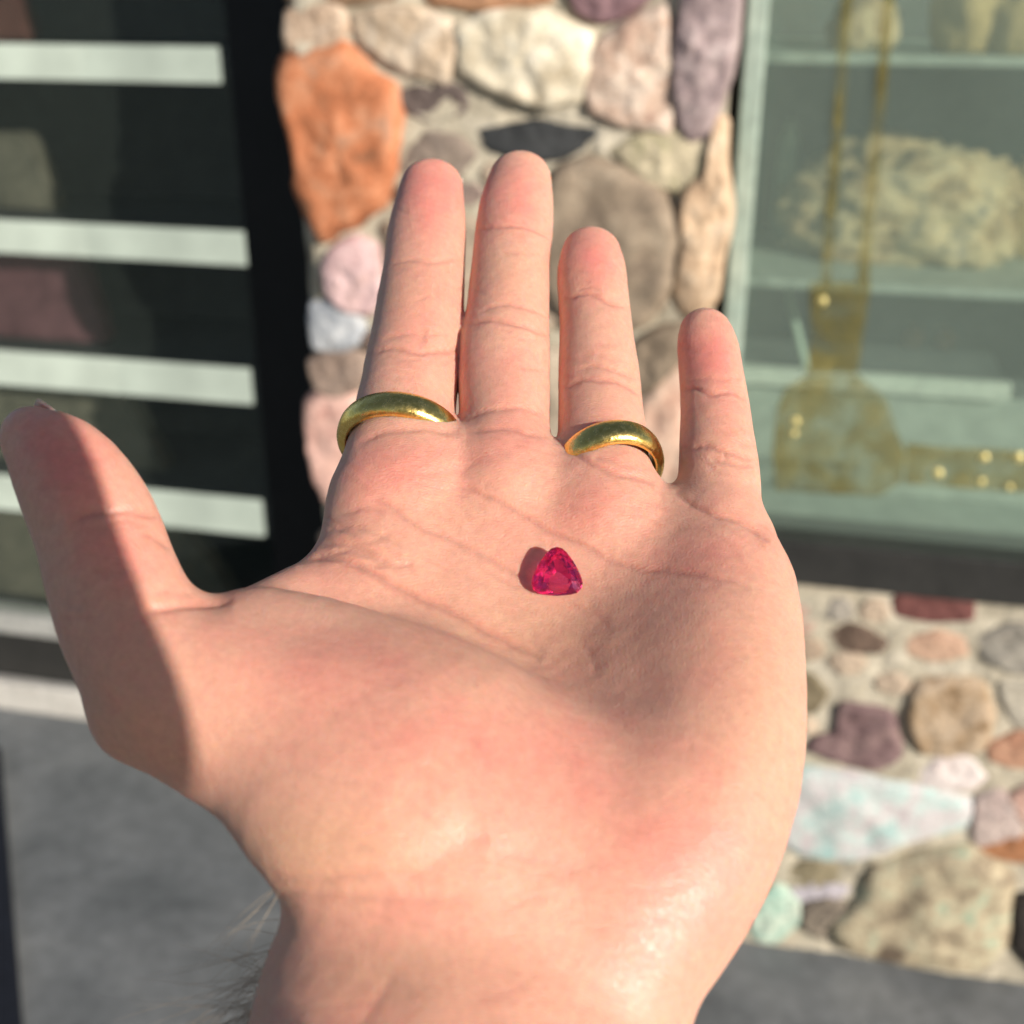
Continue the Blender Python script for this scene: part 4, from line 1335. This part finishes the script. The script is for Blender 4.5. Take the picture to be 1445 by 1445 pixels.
def skin_mat():
    m, nt, out = new_mat('skin')
    p = N(nt, 'ShaderNodeBsdfPrincipled')
    tc = N(nt, 'ShaderNodeTexCoord')
    ab = N(nt, 'ShaderNodeAttribute', attribute_name='blush')
    ac = N(nt, 'ShaderNodeAttribute', attribute_name='crease')
    as_ = N(nt, 'ShaderNodeAttribute', attribute_name='sallow')
    nz1 = N(nt, 'ShaderNodeTexNoise', inp={'Scale': 160.0, 'Detail': 5.0, 'Roughness': 0.65})
    L(nt, tc.outputs['Object'], nz1.inputs['Vector'])
    nz2 = N(nt, 'ShaderNodeTexNoise', inp={'Scale': 700.0, 'Detail': 3.0, 'Roughness': 0.6})
    L(nt, tc.outputs['Object'], nz2.inputs['Vector'])
    k = math_node(nt, 'SUBTRACT', nz1.outputs['Fac'], 0.5)
    k = math_node(nt, 'MULTIPLY', k, 1.1)
    nz0 = N(nt, 'ShaderNodeTexNoise', inp={'Scale': 48.0, 'Detail': 3.0, 'Roughness': 0.6})
    L(nt, tc.outputs['Object'], nz0.inputs['Vector'])
    k0 = math_node(nt, 'MULTIPLY', math_node(nt, 'SUBTRACT', nz0.outputs['Fac'], 0.5), 0.9)
    k = math_node(nt, 'ADD', k, k0)
    bl = math_node(nt, 'ADD', ab.outputs['Fac'], k, clamp=True)
    c = mix_rgb(nt, bl, SKIN_BASE, SKIN_RED)
    c = mix_rgb(nt, as_.outputs['Fac'], c, SKIN_SALLOW)
    cf = math_node(nt, 'MULTIPLY', ac.outputs['Fac'], 0.55)
    c = mix_rgb(nt, cf, c, SKIN_CREASE)
    vl = N(nt, 'ShaderNodeTexVoronoi', feature='DISTANCE_TO_EDGE', inp={'Scale': 420.0, 'Randomness': 1.0})
    wob = N(nt, 'ShaderNodeTexNoise', inp={'Scale': 260.0, 'Detail': 2.0})
    L(nt, tc.outputs['Object'], wob.inputs['Vector'])
    mw = N(nt, 'ShaderNodeMixRGB', blend_type='ADD')
    mw.inputs[0].default_value = 0.004
    L(nt, tc.outputs['Object'], mw.inputs[1])
    L(nt, wob.outputs['Color'], mw.inputs[2])
    L(nt, mw.outputs[0], vl.inputs['Vector'])
    rl = ramp(nt, [(0.0, (1, 1, 1)), (0.09, (0, 0, 0))])
    L(nt, vl.outputs['Distance'], rl.inputs[0])
    lf = math_node(nt, 'MULTIPLY', rl.outputs[0], math_node(nt, 'MULTIPLY', nz1.outputs['Fac'], 0.12))
    c = mix_rgb(nt, lf, c, SKIN_CREASE)
    r = ramp(nt, [(0.3, (0.93, 0.91, 0.91)), (0.7, (1.05, 1.05, 1.05))])
    L(nt, nz2.outputs['Fac'], r.inputs[0])
    c = mix_rgb(nt, 1.0, c, r.outputs[0], 'MULTIPLY')
    L(nt, c, p.inputs['Base Color'])
    p.subsurface_method = 'RANDOM_WALK'
    p.inputs['Subsurface Weight'].default_value = 1.0
    p.inputs['Subsurface Radius'].default_value = (1.0, 0.30, 0.15)
    p.inputs['Subsurface Scale'].default_value = 0.0021
    rr = ramp(nt, [(0.32, (0.36, 0.36, 0.36)), (0.68, (0.62, 0.62, 0.62))])
    nr = N(nt, 'ShaderNodeTexNoise', inp={'Scale': 1100.0, 'Detail': 4.0, 'Roughness': 0.7})
    L(nt, tc.outputs['Object'], nr.inputs['Vector'])
    L(nt, nr.outputs['Fac'], rr.inputs[0])
    L(nt, rr.outputs[0], p.inputs['Roughness'])
    p.inputs['Specular IOR Level'].default_value = 0.5
    # fine relief: tiny skin cells, stretched lines, ridges
    v1 = N(nt, 'ShaderNodeTexVoronoi', feature='DISTANCE_TO_EDGE', inp={'Scale': 1500.0, 'Randomness': 1.0})
    mp = N(nt, 'ShaderNodeMapping')
    mp.inputs['Scale'].default_value = (1.0, 0.8, 0.9)
    mp.inputs['Rotation'].default_value = (0.4, 0.0, 0.2)
    L(nt, tc.outputs['Object'], mp.inputs['Vector'])
    L(nt, mp.outputs[0], v1.inputs['Vector'])
    wv = N(nt, 'ShaderNodeTexWave', inp={'Scale': 620.0, 'Distortion': 14.0, 'Detail': 2.0, 'Detail Scale': 0.35})
    wv.bands_direction = 'Y'
    L(nt, tc.outputs['Object'], wv.inputs['Vector'])
    w2 = N(nt, 'ShaderNodeTexWave', inp={'Scale': 300.0, 'Distortion': 9.0, 'Detail': 2.0, 'Detail Scale': 0.6})
    w2.bands_direction = 'X'
    L(nt, tc.outputs['Object'], w2.inputs['Vector'])
    h1 = math_node(nt, 'MULTIPLY', v1.outputs['Distance'], 1.0)
    h2 = math_node(nt, 'MULTIPLY', wv.outputs['Fac'], 0.22)
    h3 = math_node(nt, 'MULTIPLY', w2.outputs['Fac'], 0.07)
    h4 = math_node(nt, 'MULTIPLY', nz2.outputs['Fac'], 0.7)
    h = math_node(nt, 'ADD', math_node(nt, 'ADD', h1, h2), math_node(nt, 'ADD', h3, h4))
    b = N(nt, 'ShaderNodeBump', inp={'Strength': 0.42, 'Distance': 0.00022})
    L(nt, h, b.inputs['Height'])
    L(nt, b.outputs[0], p.inputs['Normal'])
    L(nt, p.outputs[0], out.inputs[0])
    return m


SKIN_BASE = (0.665, 0.360, 0.262)
SKIN_RED = (0.67, 0.250, 0.202)
SKIN_SALLOW = (0.60, 0.355, 0.235)
SKIN_CREASE = (0.46, 0.165, 0.125)
M_skin = skin_mat()
fine.vertices.foreach_set('co', (world_v - h_org).astype(np.float32).ravel())
for nm, arr in (('blush', np.clip(blush, 0, 1)), ('crease', crease_col), ('sallow', np.clip(sallow, 0, .9) * facing)):
    at = fine.attributes.new(nm, 'FLOAT', 'POINT')
    at.data.foreach_set('value', arr.astype(np.float32))
fine.update()
fine.name = 'hand'
hand = link('hand', fine, M_skin, None, True)
hand.location = h_org
tag(hand, 'open bare left hand held palm up with a gemstone on the palm', 'hand')


def pw(P):
    return cam_to_world(palm_to_cam(np.atleast_2d(P)))


def child_mesh(name, verts_palm, faces, mat, parent, smooth=True):
    wv_ = pw(np.array(verts_palm))
    me = mesh_from(wv_, faces, name, h_org)
    o = bpy.data.objects.new(name, me)
    COL.objects.link(o)
    me.materials.append(mat)
    o.parent = parent
    if smooth:
        me.polygons.foreach_set('use_smooth', np.ones(len(me.polygons), dtype=bool))
    return o


# ---- fingernails
def nail_mat():
    m, nt, out = new_mat('fingernail')
    p = N(nt, 'ShaderNodeBsdfPrincipled')
    tc = N(nt, 'ShaderNodeTexCoord')
    nz = N(nt, 'ShaderNodeTexNoise', inp={'Scale': 500.0, 'Detail': 3.0})
    L(nt, tc.outputs['Object'], nz.inputs['Vector'])
    r = ramp(nt, [(0.3, (0.72, 0.52, 0.44)), (0.7, (0.80, 0.64, 0.56))])
    L(nt, nz.outputs['Fac'], r.inputs[0])
    L(nt, r.outputs[0], p.inputs['Base Color'])
    p.inputs['Roughness'].default_value = 0.28
    p.inputs['Subsurface Weight'].default_value = 0.5
    p.inputs['Subsurface Scale'].default_value = 0.001
    L(nt, p.outputs[0], out.inputs[0])
    return m


M_nail = nail_mat()


def add_nail(ch, length, over, spread, lift=0.35):
    e = ch.C[-1]
    T, Lv, Nv = ch.T[-1], ch.Lv[-1], ch.Nv[-1]
    dors = -Nv if np.dot(Nv, [0, 0, 1]) > 0 else Nv          # away from the palm side
    rw, rt = ch.rw[-1] * 1.06, ch.rt[-1] * 1.06
    cap = ch.cap
    vv, ff = [], []
    na, nl = 15, 12
    for lay, off in ((0, lift), (1, lift - 0.45)):
        for j in range(nl):
            f = j / (nl - 1)
            pos = -length + f * (length + cap + over)          # along the finger from the cuticle to the free edge
            for i in range(na):
                g = (i / (na - 1) - .5) * 2
                ang = math.radians(spread) * g * (1 - .25 * (1 - f) ** 3)
                edge = 1 - .10 * abs(g) ** 3 * f
                k = 1.0 if pos < 0 else math.sqrt(max(0.12, 1 - (min(pos, cap * .95) / cap) ** 2 * .62))
                p = e + T * (pos * edge) + Lv * (math.sin(ang) * (rw + off)) + dors * (math.cos(ang) * (rt + off) * k)
                vv.append(p)
    for lay in (0, 1):
        b = lay * na * nl
        for j in range(nl - 1):
            for i in range(na - 1):
                q = (b + j * na + i, b + j * na + i + 1, b + (j + 1) * na + i + 1, b + (j + 1) * na + i)
                ff.append(q if lay == 0 else q[::-1])
    rim = [j * na for j in range(nl)] + [(nl - 1) * na + i for i in range(1, na)] + [j * na + na - 1 for j in range(nl - 2, -1, -1)] + [i for i in range(na - 2, 0, -1)]
    for a, b in zip(rim, rim[1:] + rim[:1]):
        ff.append((a, b, b + na * nl, a + na * nl))
    return child_mesh('fingernail', vv, ff, M_nail, hand)


add_nail(F_INDEX, 6.0, 0.5, 58)
add_nail(F_MIDDLE, 6.0, 0.7, 58)
add_nail(F_RING, 5.5, 0.2, 48)
add_nail(F_LITTLE, 4.5, 0.1, 40, 0.2)
add_nail(F_THUMB, 8.0, -0.6, 50, 0.1)

# ---- hair on the thumb side of the forearm
def hair_mat():
    m, nt, out = new_mat('arm_hair')
    p = N(nt, 'ShaderNodeBsdfPrincipled')
    tc = N(nt, 'ShaderNodeTexCoord')
    nz = N(nt, 'ShaderNodeTexNoise', inp={'Scale': 90.0, 'Detail': 3.0})
    L(nt, tc.outputs['Object'], nz.inputs['Vector'])
    r = ramp(nt, [(0.3, (0.26, 0.19, 0.13)), (0.7, (0.46, 0.37, 0.27))])
    L(nt, nz.outputs['Fac'], r.inputs[0])
    L(nt, r.outputs[0], p.inputs['Base Color'])
    p.inputs['Roughness'].default_value = 0.5
    L(nt, p.outputs[0], out.inputs[0])
    return m


M_hair = hair_mat()
hn2 = vert_normals(HV2, HQ)
# skin on the left (thumb) flank and back of the forearm, beyond the wrist
a_w = plane_hit(400, 1270, -15)[1]
cand = np.nonzero((hn2[:, 0] < -0.25) & (HV2[:, 1] < a_w) & (HV2[:, 1] > a_w - 90) & (hn2[:, 2] < 0.10))[0]
wgt = np.clip((a_w - 1 - HV2[cand, 1]) / 12, 0.006, 1)
pick = rng.choice(cand, size=4200, replace=False, p=wgt / wgt.sum())
hv, hf = [], []
for pi in pick:
    p0, n0 = HV2[pi], hn2[pi]
    ln = rng.uniform(9, 18)
    drift = np.array([-.45 + rng.normal(0, .3), -.45 + rng.normal(0, .4), rng.normal(0, .3)])
    dirv = n0 * rng.uniform(.35, .8) + drift
    dirv /= np.linalg.norm(dirv)
    curl = np.array([rng.normal(0, .35), rng.normal(-.35, .3), rng.normal(-.1, .35)])
    r0 = rng.uniform(.035, .065)
    side = np.cross(dirv, [0.3, 0.2, 0.9]); side /= np.linalg.norm(side)
    up2 = np.cross(side, dirv)
    b = len(hv)
    SEG = 6
    for j in range(SEG + 1):
        t = j / SEG
        c = p0 - n0 * .2 + dirv * ln * t + curl * ln * .6 * t * t
        rr = r0 * (1 - .8 * t)
        for q in range(3):
            an = 2.094 * q
            hv.append(c + side * math.cos(an) * rr + up2 * math.sin(an) * rr)
    for j in range(SEG):
        for q in range(3):
            q2 = (q + 1) % 3
            hf.append((b + 3 * j + q, b + 3 * j + q2, b + 3 * j + 3 + q2, b + 3 * j + 3 + q))
ho = child_mesh('arm_hair', hv, hf, M_hair, hand)
tag(ho, kind='stuff')


# ---- gold rings
def gold_mat():
    m, nt, out = new_mat('worn_gold')
    p = N(nt, 'ShaderNodeBsdfPrincipled')
    tc = N(nt, 'ShaderNodeTexCoord')
    nz = N(nt, 'ShaderNodeTexNoise', inp={'Scale': 900.0, 'Detail': 5.0, 'Roughness': 0.7})
    L(nt, tc.outputs['Object'], nz.inputs['Vector'])
    v1 = N(nt, 'ShaderNodeTexVoronoi', inp={'Scale': 600.0})
    L(nt, tc.outputs['Object'], v1.inputs['Vector'])
    r = ramp(nt, [(0.35, (0.86, 0.56, 0.13)), (0.7, (1.0, 0.74, 0.27))])
    L(nt, nz.outputs['Fac'], r.inputs[0])
    L(nt, r.outputs[0], p.inputs['Base Color'])
    p.inputs['Metallic'].default_value = 1.0
    r2 = ramp(nt, [(0.3, (0.15, 0.15, 0.15)), (0.75, (0.33, 0.33, 0.33))])
    L(nt, nz.outputs['Fac'], r2.inputs[0])
    L(nt, r2.outputs[0], p.inputs['Roughness'])
    hsum = math_node(nt, 'ADD', nz.outputs['Fac'], math_node(nt, 'MULTIPLY', v1.outputs['Distance'], 0.6))
    b = N(nt, 'ShaderNodeBump', inp={'Strength': 0.4, 'Distance': 0.00020})
    L(nt, hsum, b.inputs['Height'])
    L(nt, b.outputs[0], p.inputs['Normal'])
    L(nt, p.outputs[0], out.inputs[0])
    return m


M_gold = gold_mat()


def ring(ctr, axis, lat, rx, rn, width, thick, label):
    """a D-section band round a finger: centre, finger axis and half sizes in palm mm"""
    axis = axis / np.linalg.norm(axis)
    lat = np.asarray(lat, float); lat = lat - axis * np.dot(lat, axis); lat /= np.linalg.norm(lat)
    nrm = np.cross(lat, axis)
    na, npf = 96, 20
    vv, ff = [], []
    prof = []
    for j in range(npf):
        a = 2 * math.pi * j / npf
        y = math.copysign(abs(math.cos(a)) ** .8, math.cos(a)) * width / 2
        s_ = math.sin(a)
        z = s_ * thick if s_ > 0 else s_ * thick * .28
        prof.append((y, z))
    for i in range(na):
        t = 2 * math.pi * i / na
        rad = lat * math.cos(t) * rx + nrm * math.sin(t) * rn
        out_ = lat * math.cos(t) / rx + nrm * math.sin(t) / rn
        out_ /= np.linalg.norm(out_)
        for (y, z) in prof:
            vv.append(ctr + rad + axis * y + out_ * z)
    for i in range(na):
        for j in range(npf):
            i2, j2 = (i + 1) % na, (j + 1) % npf
            ff.append((i * npf + j, i2 * npf + j, i2 * npf + j2, i * npf + j2))
    w = pw(np.array(vv))
    c = pw(ctr)[0]
    o = link('gold_ring', mesh_from(w, ff, 'ring', c), M_gold, None, True)
    o.location = c
    bm = bmesh.new(); bm.from_mesh(o.data)
    bmesh.ops.recalc_face_normals(bm, faces=bm.faces)
    bm.to_mesh(o.data); bm.free()
    return tag(o, label, 'ring', 'plain gold rings')


ring(plane_hit(565, 621, -9.9), np.array([0.10, 1.0, 0.03]), (1, 0.0, 0), 10.9, 9.9, 6.2, 2.1, 'plain gold band on the index finger, the finger beside the thumb')
ring(plane_hit(860, 659, -9.9), np.array([-0.16, 1.0, 0.02]), (1, 0.0, 0), 9.1, 9.5, 6.0, 1.9, 'plain gold band on the ring finger, next to the little finger')


# ---- gemstone
def gem_mat():
    m, nt, out = new_mat('pink_sapphire')
    g = N(nt, 'ShaderNodeBsdfGlass')
    g.inputs['Color'].default_value = (1.0, 0.37, 0.64, 1)
    g.inputs['IOR'].default_value = 1.77
    g.inputs['Roughness'].default_value = 0.12
    p = N(nt, 'ShaderNodeBsdfPrincipled')
    tc = N(nt, 'ShaderNodeTexCoord')
    v1 = N(nt, 'ShaderNodeTexVoronoi', inp={'Scale': 900.0})
    L(nt, tc.outputs['Object'], v1.inputs['Vector'])
    r = ramp(nt, [(0.2, (0.80, 0.01, 0.20)), (0.8, (0.95, 0.05, 0.36))])
    L(nt, v1.outputs['Color'], r.inputs[0])
    L(nt, r.outputs[0], p.inputs['Base Color'])
    p.inputs['Roughness'].default_value = 0.05
    p.inputs['Specular IOR Level'].default_value = 1.0
    mx = N(nt, 'ShaderNodeMixShader')
    mx.inputs[0].default_value = 0.03
    L(nt, g.outputs[0], mx.inputs[1])
    L(nt, p.outputs[0], mx.inputs[2])
    L(nt, mx.outputs[0], out.inputs[0])
    return m


def trillion(nrm_t, up_t, ctr, R, label):
    """a triangular brilliant: rounded triangle girdle, table, crown facets, pavilion to a point"""
    n = np.asarray(nrm_t, float); n /= np.linalg.norm(n)
    a = np.asarray(up_t, float); a = a - n * np.dot(a, n); a /= np.linalg.norm(a)
    x = np.cross(a, n)
    def tri(t, rr, bulge):
        # rounded triangle with a corner at the top
        rad = .80 + (.115 + .02 * (.6 - bulge)) * math.cos(3 * t) + .022 * math.cos(6 * t)
        return rr * rad * math.sin(t), rr * rad * math.cos(t)
    bm = bmesh.new()
    NG, NM = 30, 15
    jr = np.random.default_rng(5)
    J = lambda s_: jr.normal(0, s_)
    V = lambda px, py, pz: bm.verts.new(ctr + x * px + a * py + n * pz)
    gU = [V(*tri(2 * math.pi * i / NG, R, .58), .14) for i in range(NG)]
    gL = [V(*tri(2 * math.pi * i / NG, R, .58), -.10) for i in range(NG)]
    mid = [V(*tri(2 * math.pi * (i + .5) / NM, R * .80, .6), .98 + J(.16)) for i in range(NM)]
    tab = [V(*tri(2 * math.pi * i / NM, R * (.56 + J(.012)), .45), 1.7) for i in range(NM)]
    pav0 = [V(*tri(2 * math.pi * i / NM, R * (.80 + J(.03)), .6), -.85 + J(.12)) for i in range(NM)]
    pav = [V(*tri(2 * math.pi * (i + .5) / NM, R * (.52 + J(.03)), .6), -1.7 + J(.2)) for i in range(NM)]
    cul = V(0, -.2, -3.2)
    F = bm.faces.new
    for i in range(NG):
        j = (i + 1) % NG
        F((gU[i], gL[i], gL[j], gU[j]))
    for i in range(NM):
        j = (i + 1) % NM
        g0, g1, g2 = gU[2 * i], gU[2 * i + 1], gU[(2 * i + 2) % NG]
        F((g0, g1, mid[i])); F((g1, g2, mid[i])); F((mid[i], g2, mid[j]))
        F((mid[i], mid[j], tab[j])); F((mid[i], tab[j], tab[i]))
        l0, l1, l2 = gL[2 * i], gL[2 * i + 1], gL[(2 * i + 2) % NG]
        F((l1, l0, pav0[i])); F((l1, pav0[i], pav0[j])); F((l2, l1, pav0[j]))
        F((pav0[j], pav0[i], pav[i])); F((pav[j], pav0[j], pav[i])); F((cul, pav[j], pav[i]))
    F(tab)
    bmesh.ops.recalc_face_normals(bm, faces=bm.faces)
    bm.verts.ensure_lookup_table()
    vs_ = np.array([tuple(v.co) for v in bm.verts])
    w = pw(vs_)
    c = pw(ctr)[0]
    for v, q in zip(bm.verts, w):
        v.co = Vector(q - c)
    bmesh.ops.recalc_face_normals(bm, faces=bm.faces)
    me = bpy.data.meshes.new('gem')
    bm.to_mesh(me); bm.free()
    o = link('gemstone', me, gem_mat())
    o.location = c
    return tag(o, label, 'gemstone')


# find the palm surface below the gem
sel = np.nonzero((np.abs(PU - 786) < 14) & (np.abs(PV - 822) < 14) & (facing > .2))[0]
surf_h = float(np.median(HV2[sel, 2]))
gc = plane_hit(786, 811, surf_h + 2.4)
trillion((0.04, -0.66, 1.0), (0.0, 1.0, 0.6), gc, 5.35, 'triangular faceted hot pink gemstone resting on the open palm')


PHONE_ROLL = math.radians(11)


# ---- the phone that takes the picture, held up in front of the photographer: unseen, sized and turned to shade the thumb
def cam_box(name, x0, x1, y0, y1, z0, z1, mat, parent, bev):
    v, f = box_data(x0, x1, y0, y1, z0, z1, bev)
    v = np.array(v)
    ca, sa = math.cos(PHONE_ROLL), math.sin(PHONE_ROLL)
    dx, dy = v[:, 0] - 91, v[:, 1] + 10                     # turned so its shadow edge runs along the thumb
    v = np.stack([91 + dx * ca - dy * sa, -10 + dx * sa + dy * ca, v[:, 2]], axis=1)
    w = cam_to_world(v)
    c = cam_to_world(v.mean(axis=0)[None])[0]
    o = link(name, mesh_from(w, f, name, c), mat)
    o.location = c
    bm = bmesh.new(); bm.from_mesh(o.data)
    bmesh.ops.recalc_face_normals(bm, faces=bm.faces)
    bm.to_mesh(o.data); bm.free()
    if parent is not None:
        o.parent = parent
        o.matrix_parent_inverse = parent_world(parent).inverted()
    return o


M_phone = mottled('phone_case', [(0.03, 0.03, 0.032), (0.045, 0.045, 0.047)], scale=60, bump=0.1, rough=0.6)
M_lens = mottled('lens_glass', [(0.006, 0.006, 0.008), (0.012, 0.012, 0.016)], scale=60, bump=0.0, rough=0.08)
phone = empty('smartphone', cam_to_world(np.array([[8.0, -22.0, -12.0]]))[0])
tag(phone, 'dark smartphone in landscape that takes the picture, before the open hand', 'phone')
cam_box('case', -75, 91, -70, 27, -17, -8, M_phone, phone, 3.5)
bump_ = cam_box('camera_bump', -14, 22, -14, 20, -7.9, -5.5, M_phone, phone, 1.0)
cam_box('lens', -6, 6, -6, 6, -5.4, -4.4, M_lens, bump_, 0.4)
cam_box('lens', 8, 20, 6, 18, -5.4, -4.4, M_lens, bump_, 0.4)
cam_box('screen', -70, 86, -65, 22, -18.2, -17.1, M_lens, phone, 0.4)
